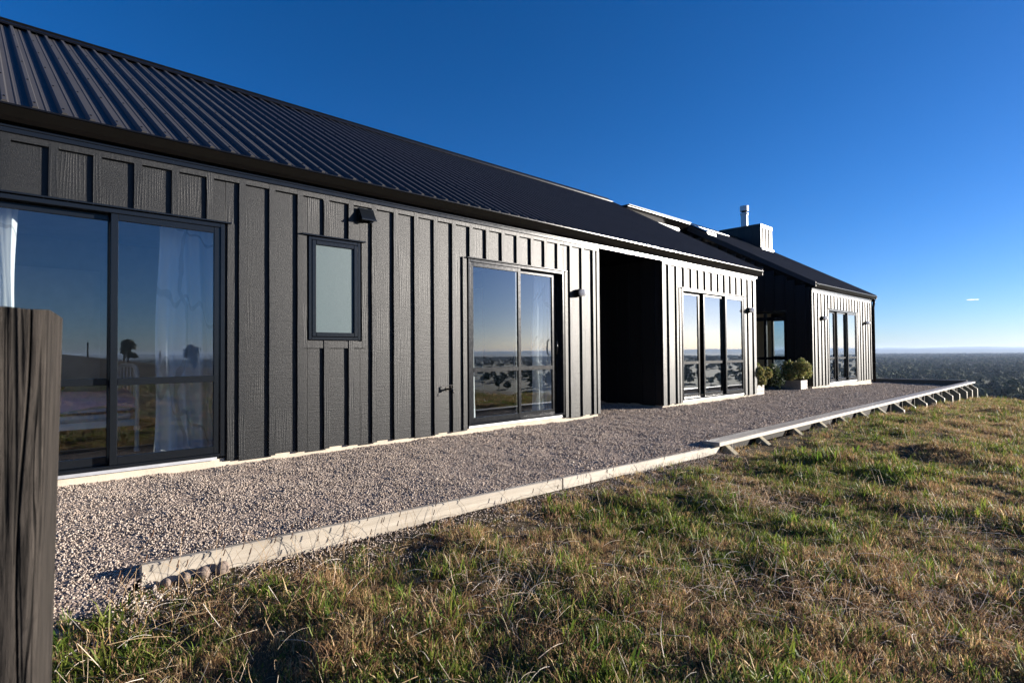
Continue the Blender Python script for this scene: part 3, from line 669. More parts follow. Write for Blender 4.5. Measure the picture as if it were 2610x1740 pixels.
def tap():
    t = empty('garden_tap', (4.105, 0.0, 0.47), label='small dark metal garden tap on the black boards', category='tap')
    br = mat_plain('tarnished_brass', (0.06, 0.055, 0.05), 0.35, 0.8)
    build(MB().tube([(0, 0, 0), (0, -0.06, 0)], 0.011, 10).tube([(0, -0.001, 0), (0, -0.006, 0)], 0.026, 12), 'pipe', br, t)
    build(MB().tube([(0, -0.055, -0.004), (0, -0.075, 0.004), (0, -0.10, 0.0), (0, -0.118, -0.02), (0, -0.120, -0.045)], [0.017, 0.018, 0.013, 0.012, 0.013], 10), 'spout', br, t, smooth=True)
    build(MB().tube([(0, -0.07, 0.01), (0, -0.076, 0.045)], [0.010, 0.007], 8).tube([(-0.033, -0.076, 0.047), (0.033, -0.076, 0.047)], 0.006, 8), 'handle', br, t)
tap()

# ------------------------------------------------------------------ inside the rooms
def curtain(name, x0, x1, y, z0, z1, pleats, flare, label):
    mb = MB(); n = 60; m = 16
    for j in range(m + 1):
        v = j / m; z = z0 + (z1 - z0) * v
        for i in range(n + 1):
            u = i / n; w = x0 + (x1 - x0) * u
            w += flare * (1 - v) ** 2 * (0.5 - u) * -1.0
            amp = 0.035 * (0.65 + 0.5 * (1 - v))
            mb.v.append((w + 0.01 * math.sin(9 * v + 5 * u), y + amp * math.sin(u * pleats * 2 * math.pi + 0.8 * math.sin(3 * v)) + 0.012 * math.sin(23 * u + 4 * v), z))
    for j in range(m):
        for i in range(n):
            a = j * (n + 1) + i; mb.f.append((a, a + 1, a + n + 2, a + n + 1)); mb.m.append(0)
    build(mb, name, M_CURT, smooth=True, label=label, category='curtain')
curtain('curtain', 1.17, 1.66, 0.235, 0.03, 2.2, 4, 0.06, 'white twig-print curtain hanging beside the bed in the wide bedroom window')
curtain('curtain', 0.05, 0.24, 0.24, 0.03, 2.2, 2, -0.05, 'white twig-print curtain behind the weathered fence post')
curtain('curtain', 4.50, 4.66, 0.20, 0.03, 2.2, 2, 0.10, 'narrow white curtain just inside the two-leaf door by the garden tap')
curtain('curtain', 5.80, 6.10, 0.19, 0.03, 2.2, 4, 0.08, 'white curtain behind the sliding leaf next to the domed light before the porch')
def bed():
    t = empty('bed', (0.2, 1.3, 0.0), label='white metal bed with lilac quilt seen through the bedroom window', category='bed')
    L = lambda x, y, z: (x - 0.2, y - 1.3, z)
    for X, zt in ((1.13, 0.80), (-0.85, 0.95)):
        mb = MB()
        mb.tube([L(X, 0.86, 0), L(X, 0.86, zt - 0.10), L(X, 0.93, zt - 0.02), L(X, 1.05, zt), L(X, 1.62, zt), L(X, 1.74, zt - 0.02), L(X, 1.81, zt - 0.10), L(X, 1.81, 0)], 0.019, 10)
        for yy in np.linspace(1.0, 1.67, 5): mb.tube([L(X, yy, 0.28), L(X, yy, zt)], 0.008, 6)
        mb.tube([L(X, 0.86, 0.285), L(X, 1.81, 0.285)], 0.014, 8)
        for yy in (0.86, 1.81): mb.tube([L(X, yy, 0.20), L(X, yy, 0.235)], 0.028, 10).tube([L(X, yy, 0.0), L(X, yy, 0.03)], 0.026, 10)
        build(mb, 'bed_end', M_WHITE, t, smooth=False)
    build(MB().box(L(-0.85, 0.87, 0.24), L(1.13, 0.90, 0.30)).box(L(-0.85, 1.77, 0.24), L(1.13, 1.80, 0.30)), 'side_rail', M_WHITE, t)
    build(MB().box(L(-0.83, 0.88, 0.301), L(1.11, 1.79, 0.44)), 'mattress', mat_plain('blue_grey_ticking', (0.58, 0.62, 0.74), 0.9), t, bevel=0.03)
    build(MB().box(L(-0.83, 0.862, 0.365), L(1.113, 0.8795, 0.385)), 'stripe', mat_plain('navy_stripe', (0.02, 0.025, 0.06), 0.9), t)
    q = MB(); nx, ny = 26, 12
    for j in range(ny + 1):
        for i in range(nx + 1):
            x = -0.82 + 1.95 * i / nx; v = j / ny; y = 0.84 + 0.98 * v
            z = 0.47 + 0.075 * min(1, 4 * v, 4 * (1 - v)) + 0.018 * math.sin(x * 9 + v * 5) - (0.05 if v in (0, 1) else 0)
            q.v.append(L(x, y, z))
    for j in range(ny):
        for i in range(nx): a = j * (nx + 1) + i; q.f.append((a, a + 1, a + nx + 2, a + nx + 1)); q.m.append(0)
    build(q, 'quilt', mat_plain('lilac_quilt', (0.80, 0.55, 0.70), 0.9, 0, 0.1, 0.2, 14, 0.5, 25), t, smooth=True)
bed()
def toy():
    t = empty('cushion', (0.35, 1.4, 0.5), label='brown cushion lying on the lilac quilt', category='cushion')
    mb = MB(); bm = bmesh.new(); bmesh.ops.create_icosphere(bm, subdivisions=3, radius=1.0)
    for v in bm.verts: v.co = Vector((v.co.x * 0.30, v.co.y * 0.2, v.co.z * 0.10 + 0.13 + 0.02 * math.sin(5 * v.co.x)))
    me = bpy.data.meshes.new('cover'); bm.to_mesh(me); bm.free(); me.materials.append(mat_plain('brown_plush', (0.16, 0.10, 0.06), 0.95)); me.polygons.foreach_set('use_smooth', [True] * len(me.polygons))
    link('cover', me, t)
toy()
def cable():
    mb = MB(); pts = []
    r = random.Random(3)
    for i in range(70):
        a = i * 0.55; pts.append((1.36 + 0.17 * math.cos(a) * (0.5 + 0.5 * r.random()) + 0.02 * math.sin(i), 0.165 + 0.05 * math.sin(a) * r.random(), 0.012 + 0.075 * r.random() ** 2))
    build(MB().tube(pts, 0.005, 5), 'cable', M_WHITE, smooth=True, label='tangle of white cable at the foot of the bedroom curtain', category='cable')
cable()
pic = empty('picture', (5.95, 3.99, 1.55), label='small framed picture on the wall inside the two-leaf door', category='picture')
build(MB().box((-0.25, -0.03, -0.35), (0.25, 0.005, 0.35)), 'frame', M_FRAME, pic); build(MB().box((-0.22, -0.035, -0.32), (0.22, -0.031, 0.32)), 'print', M_CREAM, pic)

# ------------------------------------------------------------------ timber edging and retaining walls
def timber(name, p0, p1, w, h, mat, parent=None, bevel=0.006, **props):
    """a squared timber from p0 to p1 (top centre line)"""
    p0, p1 = Vector(p0), Vector(p1); L = (p1 - p0).length
    mb = MB().box((0, -w/2, -h), (L, w/2, 0)); d = (p1 - p0)
    o = build(mb, name, mat, parent, p0, (0, -math.asin(d.z / L), math.atan2(d.y, d.x)), bevel=bevel, **props); return o
def kerb():
    t = empty('timber_kerb', (0.6, -2.2, -0.2), label='pale low timber board edging the gravel, ending in long grass', category='kerb')
    b = Vector((0.6, -2.2, -0.2))
    for (xa, xb) in ((0.6, 3.55), (3.555, 6.12)):
        pa = Vector((xa, -2.16 - 0.034 * xa - 0.005, -0.118 - 0.008 * xa)); pb = Vector((xb, -2.16 - 0.034 * xb - 0.005, -0.118 - 0.008 * xb))
        timber('edging_board', pa - b, pb - b, 0.045, 0.15, M_PINE, t)
    for xa in (1.3, 2.9, 4.4, 5.7): timber('peg', Vector((xa, -2.10 - 0.034 * xa, -0.135 - 0.008 * xa)) - b, Vector((xa + 0.05, -2.10 - 0.034 * xa, -0.135 - 0.008 * xa)) - b, 0.04, 0.3, M_PINEZ, t)
kerb()
M_DARKB = mat_pine('near_black_board', (0.010, 0.008, 0.006), (0.020, 0.016, 0.012), 0, 0.9)  # near-black tone for the board courses behind the posts
def retaining():
    t = empty('retaining_wall', (6.0, -2.45, -0.2), label='long timber retaining wall with a pale capping plank over slanted posts', category='retaining wall')
    b = Vector((6.0, -2.45, -0.2)); zt = -0.115
    for (xa, xb) in ((6.0, 10.6), (10.604, 15.1), (15.104, 19.6), (19.604, 23.15)):
        timber('capping_plank', Vector((xa, -2.35, zt)) - b, Vector((xb, -2.35, zt)) - b, 0.2, 0.048, M_PINE, t)
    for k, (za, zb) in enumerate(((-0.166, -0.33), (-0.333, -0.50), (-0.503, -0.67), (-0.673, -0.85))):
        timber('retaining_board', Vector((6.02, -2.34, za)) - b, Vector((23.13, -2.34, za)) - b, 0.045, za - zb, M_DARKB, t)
    xs = [6.22, 7.12, 8.22, 9.22, 10.15, 11.22, 12.28, 13.44, 14.36, 15.44, 16.42, 17.40, 18.44, 19.42, 20.55, 21.45, 22.4]
    mb = MB().prism([(-2.384, -0.168), (-2.43, -0.168), (-2.60, -0.30), (-2.60, -1.4), (-2.384, -1.4)], 0, -0.05, 0.05)
    me = mb.mesh('post', [M_PINEZ], bevel=0.006)
    for x in xs: o = link('post', me, t, (x - 6.0, 2.45, 0.2)); o.rotation_euler = (0, 0, 0)
retaining()
def end_wall():
    t = empty('retaining_wall', (23.2, -2.2, -0.3), label='dark shaded timber retaining wall closing the end of the gravel terrace', category='retaining wall')
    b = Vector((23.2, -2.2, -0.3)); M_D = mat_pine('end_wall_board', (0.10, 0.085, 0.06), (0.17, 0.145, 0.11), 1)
    for k in range(4):
        timber('retaining_board', Vector((23.22, -2.24, -0.11 - 0.17 * k)) - b, Vector((22.6, 6.5, -0.11 - 0.17 * k)) - b, 0.045, 0.166, M_D, t)
    timber('capping_board', Vector((23.2, -2.24, -0.08)) - b, Vector((22.58, 6.5, -0.08)) - b, 0.09, 0.028, M_PINE, t)
end_wall()
def fence_post():
    """close weathered square post, cracked along the grain"""
    W, D, Z0, Z1 = 0.21, 0.19, -0.55, 0.945
    nx, nz = 280, 70; r = random.Random(5)
    cracks = []
    for k in range(16):
        x = r.uniform(-W/2 + 0.015, W/2 - 0.015); cracks.append((x, r.uniform(-0.05, 0.05), r.uniform(Z0, Z1), r.uniform(0.2, 0.8), r.uniform(0.0007, 0.0010), r.uniform(0.0018, 0.0035)))
    cracks += [(W/2 - 0.018, 0.0, 0.75, 0.42, 0.0008, 0.004), (0.028, -0.06, 0.25, 0.55, 0.0008, 0.004), (0.062, -0.03, 0.55, 0.5, 0.0008, 0.0035)]
    mb = MB()
    def fy(x, z):
        e = W/2 - abs(x); y = 0.0
        if e < 0.016: y += 0.016 - math.sqrt(max(0, 0.016 ** 2 - (0.016 - e) ** 2))
        for (cx, sl, zc, ln, wd, dp) in cracks:
            g = 1 - abs(z - zc) / ln
            if g > 0:
                dx = x - (cx + sl * (z - zc) + 0.003 * math.sin(z * 14 + cx * 90)); wq = wd * (0.4 + g)
                y += dp * min(1, g * 2) * math.exp(-(dx / wq) ** 2)
        return y + 0.0004 * math.sin(x * 310 + 2 * math.sin(z * 6)) + 0.0008 * math.sin(z * 5 + x * 12)
    for j in range(nz + 1):
        for i in range(nx + 1):
            x = -W/2 + W * i / nx; z = Z0 + (Z1 - Z0) * j / nz
            if j == nz: z += 0.001 * math.sin(x * 120)
            mb.v.append((x, fy(x, z), z))
    for j in range(nz):
        for i in range(nx): a = j * (nx + 1) + i; mb.f.append((a, a + 1, a + nx + 2, a + nx + 1)); mb.m.append(0)
    n = len(mb.v); T = nz * (nx + 1)
    mb.v += [(-W/2, D, Z0), (W/2, D, Z0), (W/2, D, Z1), (-W/2, D, Z1 )]
    mb.f.append(tuple([n + 3, n + 2] + [T + nx - i for i in range(nx + 1)])); mb.m.append(0)
    mb.f.append((n, n + 3, n + 2, n + 1)); mb.m.append(0)
    mb.f.append(tuple([n + 1, n + 2] + [j * (nx + 1) + nx for j in range(nz, -1, -1)])); mb.m.append(0)
    mb.f.append(tuple([n + 3, n] + [j * (nx + 1) for j in range(nz + 1)])); mb.m.append(0)
    o = build(mb, 'fence_post', M_OLD, None, (-0.057, -4.602, 0), (0, R(1.0), R(-9)), label='weathered brown cracked timber fence post standing in the grass', category='fence post')
fence_post()

# ------------------------------------------------------------------ planters and shrubs
def leaf_cloud(name, parent, lobes, n, size, cols, seed, elong=1.0, up=0.3, mat=M_LEAF, loc=(0, 0, 0)):
    r = np.random.default_rng(seed); vs_, fs, cs = [], [], []
    tot = sum(l[3] ** 2 for l in lobes)
    for (cx, cy, cz, rad, sq) in lobes:
        k = int(n * rad ** 2 / tot)
        for _ in range(k):
            d = r.normal(size=3); d /= np.linalg.norm(d); rr = rad * (0.45 + 0.55 * r.random() ** 0.5) * (1 + 0.25 * (r.random() - 0.5))
            p = np.array([cx, cy, cz]) + d * rr * np.array([1, 1, sq])
            ax = d + np.array([0, 0, up]) + 0.7 * r.normal(size=3); ax /= np.linalg.norm(ax)
            sd = np.cross(ax, r.normal(size=3)); sd /= np.linalg.norm(sd) + 1e-9
            L = size * (0.6 + 0.8 * r.random()) * elong; w = size * (0.6 + 0.5 * r.random())
            b = len(vs_); vs_ += [p - ax * L * .5, p + sd * w * .5, p + ax * L * .5, p - sd * w * .5]; fs.append((b, b + 1, b + 2, b + 3))
            c = np.array(cols[r.integers(len(cols))]) * (0.7 + 0.6 * r.random()); cs += [c] * 4
    me = bpy.data.meshes.new(name); me.from_pydata([tuple(v) for v in vs_], [], fs); me.materials.append(mat)
    at = me.color_attributes.new('col', 'FLOAT_COLOR', 'POINT'); at.data.foreach_set('color', np.concatenate([np.array(cs), np.ones((len(cs), 1))], 1).ravel())
    return link(name, me, parent, loc) if parent is not None or loc is not None else me
def planter(x0, x1, y0, y1, h, label):
    t = empty('planter_box', ((x0 + x1) / 2, (y0 + y1) / 2, -0.10), label=label, category='planter'); w, d = x1 - x0, y1 - y0; s = 0.025
    nb = 3
    for k in range(nb):
        a, b = k * h / nb + 0.002, (k + 1) * h / nb - 0.002
        build(MB().box((-w/2, -d/2, a), (w/2, -d/2 + s, b)), 'side_board', M_BOX, t, bevel=0.003); build(MB().box((-w/2, d/2 - s, a), (w/2, d/2, b)), 'side_board', M_BOX, t, bevel=0.003)
        build(MB().box((-w/2 + .001, -d/2 + s, a), (-w/2 + s, d/2 - s, b)), 'side_board', M_BOX, t, bevel=0.003); build(MB().box((w/2 - s, -d/2 + s, a), (w/2 - .001, d/2 - s, b)), 'side_board', M_BOX, t, bevel=0.003)
    build(MB().box((-w/2 + s, -d/2 + s, 0.01), (w/2 - s, d/2 - s, h - 0.04)), 'soil', M_GROUND, t)
def shrub(x, y, z, rad, hgt, cols, seed, label, n=5000, size=0.035):
    t = empty('shrub', (x, y, z), label=label, category='shrub'); r = random.Random(seed)
    st = MB(); lobes = [(0, 0, hgt * 0.45, rad * 0.62, 0.9)]
    for k in range(9):
        a = k * 0.7 + r.random(); rr = rad * r.uniform(0.4, 0.75); zz = hgt * r.uniform(0.25, 0.85)
        p = (rr * math.cos(a), rr * math.sin(a), zz); lobes.append((*p, rad * r.uniform(0.28, 0.45), 1.0))
        st.tube([(0, 0, -0.02), (p[0] * .4, p[1] * .4, zz * .5), p], [0.012, 0.008, 0.003], 5)
    build(st, 'stem', M_BARK, t); leaf_cloud('foliage', t, lobes, n, size, cols, seed, 1.7, 0.6)
GRY = [(0.32, 0.29, 0.10), (0.22, 0.24, 0.07), (0.42, 0.36, 0.15), (0.15, 0.20, 0.06)]
planter(12.74, 13.22, 0.06, 0.46, 0.26, 'pale wooden planter box at the corner of the middle range')
shrub(12.93, 0.14, 0.10, 0.34, 0.52, GRY, 11, 'yellow-green shrub spilling over the planter box beside the triple sliding door')
planter(15.35, 15.80, 0.02, 0.42, 0.24, 'pale wooden planter box against the shaded gable of the end range')
shrub(15.62, 0.18, 0.10, 0.40, 0.66, GRY, 12, 'tall olive shrub standing at the sunlit corner of the end range')
shrub(14.75, 0.75, -0.10, 0.50, 0.62, [(0.05, 0.07, 0.03), (0.04, 0.06, 0.03)], 13, 'dark green shrub in the shade of the courtyard')
def flower():
    t = empty('flower', (13.05, 0.35, 0.12), label='thin pink flower stem rising behind the planter box shrub', category='flower')
    build(MB().tube([(0, 0, 0), (0.01, 0, 0.35), (0.03, 0, 0.62)], [0.006, 0.005, 0.003], 5), 'stem', M_BARK, t)
    leaf_cloud('petals', t, [(0.03, 0, 0.60, 0.05, 1.6)], 90, 0.03, [(0.55, 0.10, 0.25), (0.5, 0.2, 0.3)], 5)
flower()

# ------------------------------------------------------------------ instancing helper (geometry nodes) for uncountable stuff
def scatter(name, co, rot, scl, idx, protos, **props):
    """one stuff object: points with rotation, scale and prototype index, instanced by geometry nodes"""
    pc = bpy.data.collections.new(name + '_kinds')
    for i, me in enumerate(protos):
        o = bpy.data.objects.new('%s_kind_%02d' % (name, i), me); pc.objects.link(o)
    me = bpy.data.meshes.new(name); n = len(co); me.vertices.add(n); me.vertices.foreach_set('co', np.asarray(co, np.float32).ravel())
    a = me.attributes.new('rot', 'FLOAT_VECTOR', 'POINT'); a.data.foreach_set('vector', np.asarray(rot, np.float32).ravel())
    s = np.asarray(scl, np.float32); s = np.repeat(s[:, None], 3, 1) if s.ndim == 1 else s
    a = me.attributes.new('scl', 'FLOAT_VECTOR', 'POINT'); a.data.foreach_set('vector', s.ravel())
    a = me.attributes.new('idx', 'INT', 'POINT'); a.data.foreach_set('value', np.asarray(idx, np.int32))
    ng = bpy.data.node_groups.new(name, 'GeometryNodeTree')
    ng.interface.new_socket('Geometry', in_out='INPUT', socket_type='NodeSocketGeometry'); ng.interface.new_socket('Geometry', in_out='OUTPUT', socket_type='NodeSocketGeometry')
    nd = lambda t: ng.nodes.new(t)
    gi, go, iop, ci = nd('NodeGroupInput'), nd('NodeGroupOutput'), nd('GeometryNodeInstanceOnPoints'), nd('GeometryNodeCollectionInfo')
    ci.inputs['Collection'].default_value = pc; ci.inputs['Separate Children'].default_value = True; ci.inputs['Reset Children'].default_value = True
    iop.inputs['Pick Instance'].default_value = True
    def attr(nm, dt):
        q = nd('GeometryNodeInputNamedAttribute'); q.data_type = dt; q.inputs['Name'].default_value = nm; return q.outputs['Attribute']
    e2r = nd('FunctionNodeEulerToRotation'); L = ng.links.new
    L(gi.outputs[0], iop.inputs['Points']); L(ci.outputs[0], iop.inputs['Instance']); L(attr('idx', 'INT'), iop.inputs['Instance Index'])
    L(attr('rot', 'FLOAT_VECTOR'), e2r.inputs[0]); L(e2r.outputs[0], iop.inputs['Rotation']); L(attr('scl', 'FLOAT_VECTOR'), iop.inputs['Scale']); L(iop.outputs[0], go.inputs[0])
    o = link(name, me, kind='stuff', **props); md = o.modifiers.new('scatter', 'NODES'); md.node_group = ng
    return o
def colmesh(name, v, f, c, mat):
    me = bpy.data.meshes.new(name); me.from_pydata([tuple(p) for p in v], [], f); me.materials.append(mat)
    at = me.color_attributes.new('col', 'FLOAT_COLOR', 'POINT'); c = np.asarray(c); at.data.foreach_set('color', np.concatenate([c, np.ones((len(c), 1))], 1).ravel().astype(np.float32)); return me

# ------------------------------------------------------------------ gravel stones
def pebble_mesh(seed):
    bm = bmesh.new(); bmesh.ops.create_icosphere(bm, subdivisions=1, radius=0.5); r = random.Random(seed)
    sx, sy, sz = 1.0, r.uniform(0.7, 0.95), r.uniform(0.5, 0.75)
    for v in bm.verts: k = r.uniform(0.82, 1.15); v.co = Vector((v.co.x * sx * k, v.co.y * sy * k, v.co.z * sz * k))
    me = bpy.data.meshes.new('pebble'); bm.to_mesh(me); bm.free(); me.materials.append(M_PEB); me.polygons.foreach_set('use_smooth', [True] * len(me.polygons)); return me
PEBS = [pebble_mesh(i) for i in range(8)]
def gravel():
    P = []
    def region(x0, x1, y0, y1, dens, s0, s1):
        n = int((x1 - x0) * (y1 - y0) * dens); x = rng.uniform(x0, x1, n); y = rng.uniform(y0, y1, n); s = rng.uniform(s0, s1, n) * (0.8 + 0.5 * rng.random(n) ** 3)
        P.append(np.stack([x, y, s], 1))
    region(-0.6, 4.0, -2.9, 0.02, 6800, 0.0075, 0.0145); region(4.0, 8.0, -2.5, 0.02, 3200, 0.010, 0.020); region(8.0, 14.0, -2.5, 0.02, 1300, 0.015, 0.028); region(14.0, 23.0, -2.3, 0.02, 620, 0.018, 0.034)
    region(7.05, 8.8, 0.02, 1.2, 1300, 0.013, 0.024); region(12.7, 16.05, 0.02, 2.2, 700, 0.015, 0.03)
    p = np.concatenate(P); x, y, s = p.T
    ky = kerb_y(x); inside = (y > ky + 0.03) & ~((x < 0.5) & (y < -2.75)) 
    spill = (x < 0.62) & (y > -2.9 + 0.5 * vnoise(x, y, 0.3, 77))
    ok = inside | spill; x, y, s = x[ok], y[ok], s[ok]
    z = bed_z(x, y) + s * rng.uniform(-0.05, 0.45, len(x))
    # scuffed footprints and small mounds
    z += 0.016 * (vnoise(x, y, 0.16, 55, 2) - 0.5)
    z = np.where(y < bed_y0(x) + 0.3, np.maximum(ground_z(x, y) + 0.003, z), z)
    # loose stones beyond the kerb in the bare soil strip
    n2 = 9000; x2 = rng.uniform(0.2, 6.2, n2); y2 = kerb_y(x2) - 0.05 - np.abs(rng.normal(0, 0.28, n2)); s2 = rng.uniform(0.004, 0.014, n2); z2 = ground_z(x2, y2) + s2 * 0.2
    co = np.concatenate([np.stack([x, y, z], 1), np.stack([x2, y2, z2], 1)]); s = np.concatenate([s, s2]); n = len(s)
    rot = np.stack([rng.normal(0, 0.5, n), rng.normal(0, 0.5, n), rng.uniform(0, 6.28, n)], 1)
    scatter('gravel_stones', co, rot, s, rng.integers(0, 8, n), PEBS, label='tan and grey gravel stones covering the terrace')
gravel()
def stones():
    for i, (x, y, s) in enumerate(((0.78, -2.255, 0.05), (0.86, -2.26, 0.062), (0.95, -2.265, 0.066), (0.70, -2.25, 0.04))):
        bm = bmesh.new(); bmesh.ops.create_icosphere(bm, subdivisions=3, radius=s * 0.5); r = random.Random(i)
        for v in bm.verts: v.co = Vector((v.co.x * 0.9, v.co.y, v.co.z * 1.15)) * (1 + 0.06 * math.sin(60 * v.co.x + i) * math.cos(50 * v.co.z))
        me = bpy.data.meshes.new('stone'); bm.to_mesh(me); bm.free(); me.materials.append(M_STONE); me.polygons.foreach_set('use_smooth', [True] * len(me.polygons))
        link('stone', me, None, (x, y, float(ground_z(x, y)) + s * 0.35), (0.2 * i, 0.1, i), label='rounded brown stone wedged against the open end of the timber kerb', category='stone', group='stones at the kerb end')
M_STONE = mat_plain('brown_stone', (0.20, 0.155, 0.125), 0.8, 0, 0.2, 0.35, 40, 0.4)
stones()

# ------------------------------------------------------------------ grass
GREEN = [(0.062, 0.098, 0.014), (0.088, 0.122, 0.018), (0.120, 0.140, 0.024), (0.048, 0.080, 0.013)]
DRY = [(0.28, 0.175, 0.085), (0.37, 0.245, 0.125), (0.21, 0.125, 0.060), (0.45, 0.32, 0.18), (0.155, 0.09, 0.045)]
def tuft(seed, nb, h0, h1, spread, w, gfrac, lean):
    r = np.random.default_rng(seed); V, F, C = [], [], []
    for _ in range(nb):
        a = r.uniform(0, 2 * math.pi); d = spread * math.sqrt(r.random()); p = np.array([d * math.cos(a), d * math.sin(a), -0.008])
        h = r.uniform(h0, h1); b = r.uniform(0, 2 * math.pi); ln = lean * r.uniform(0.2, 1.3) * h; dr = np.array([math.cos(b), math.sin(b), 0]); sd = np.array([-dr[1], dr[0], 0]) * w * r.uniform(0.5, 1.2) * .5
        tw = r.uniform(-.7, .7); sd = sd * math.cos(tw) + dr * np.linalg.norm(sd) * math.sin(tw)
        m1 = p + dr * ln * 0.25 + np.array([0, 0, h * 0.5]); m2 = p + dr * ln * 0.6 + np.array([0, 0, h * 0.82]); t = p + dr * ln + np.array([0, 0, h * r.uniform(0.85, 1.0)])
        g = r.random() < gfrac; c = np.array((GREEN if g else DRY)[r.integers(4 if g else 5)]) * r.uniform(0.75, 1.3)
        k = len(V); V += [p - sd, p + sd, m1 + sd * .9, m1 - sd * .9, m2 + sd * .6, m2 - sd * .6, t]; F += [(k, k+1, k+2, k+3), (k+3, k+2, k+4, k+5), (k+5, k+4, k+6)]
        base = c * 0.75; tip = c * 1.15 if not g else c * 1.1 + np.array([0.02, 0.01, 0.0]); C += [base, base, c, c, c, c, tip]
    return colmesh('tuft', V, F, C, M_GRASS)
TUFTS = [tuft(100 + i, 26, 0.025, 0.070, 0.055, 0.0058, 0.80, 0.7) for i in range(4)] + \
        [tuft(200 + i, 34, 0.020, 0.060, 0.055, 0.0038, 0.10, 0.9) for i in range(4)] + \
        [tuft(300 + i, 22, 0.040, 0.120, 0.045, 0.0052, 0.55, 0.8) for i in range(3)] + \
        [tuft(400 + i, 40, 0.030, 0.085, 0.040, 0.0032, 0.03, 0.7) for i in range(2)] + \
        [tuft(500 + i, 12, 0.040, 0.110, 0.030, 0.0085, 1.0, 1.0) for i in range(3)]
def grass():
    P = []
    def region(x0, x1, y0, y1, dens, k):
        n = int((x1 - x0) * (y1 - y0) * dens); P.append(np.stack([rng.uniform(x0, x1, n), rng.uniform(y0, y1, n), np.full(n, k)], 1))
    region(0.0, 2.0, -4.7, -2.15, 1150, 0.86); region(2.0, 4.0, -5.9, -2.2, 1050, 0.82); region(4.0, 7.0, -5.9, -2.2, 900, 0.82); region(7.0, 13.0, -5.4, -2.4, 520, 0.85); region(13.0, 24.5, -5.4, -2.45, 300, 1.1)
    region(-4.0, 0.0, -7.0, -2.6, 120, 1.2); region(0.0, 14.0, -9.0, -5.4, 130, 1.3); region(14, 22, -8.5, -5.2, 60, 1.6); region(-6.0, 13.0, -22.0, -9.0, 26, 2.4)
    p = np.concatenate(P); x, y, k = p.T
    d = kerb_y(x) - y; bare = vnoise(x, y, 0.35, 91, 3)
    keep = ((d > 0.05) | ((x < 0.55) & (y < -2.35 - 0.25 * bare))) & (rng.random(len(x)) < np.clip((d - 0.10) * 1.7 * (0.15 + bare) + 0.05, 0, 1) * (0.55 + 0.45 * sstep(0.25, 0.5, vnoise(x, y, 0.5, 93, 3))))
    keep |= (x < 0.55) & (y < -2.75) 
    keep &= np.hypot(x - CAM.x, y - CAM.y) > 0.8
    x, y, k = x[keep], y[keep], k[keep]; n = len(x)
    g = vnoise(x, y, 0.8, 41, 3) + 0.25 * (vnoise(x, y, 0.22, 43, 2) - 0.5); u = rng.random(n)
    green = u < sstep(0.47, 0.72, g) * 0.85 + 0.05
    idx = np.where(green, rng.integers(0, 4, n), rng.integers(4, 8, n))
    u2 = rng.random(n); idx = np.where(u2 < 0.07, rng.integers(8, 11, n), idx); clump = vnoise(x, y, 0.33, 61, 2) > 0.70
    idx = np.where(clump & (u2 > 0.25) & ~green, rng.integers(11, 13, n), idx); idx = np.where((u2 > 0.955) & green & (k < 1.1), rng.integers(13, 16, n), idx)
    hs = k * (0.40 + 1.75 * vnoise(x, y, 0.38, 51, 3) ** 1.6) * rng.uniform(0.75, 1.25, n) * np.where(idx >= 11, 1.15, 1.0)
    co = np.stack([x, y, ground_z(x, y) - 0.006], 1)
    rot = np.stack([rng.normal(0, 0.14, n), rng.normal(0, 0.14, n), rng.uniform(0, 6.28, n)], 1)
    scatter('grass', co, rot, hs, idx, TUFTS, label='short dry lawn grass, brown and green in patches')
grass()
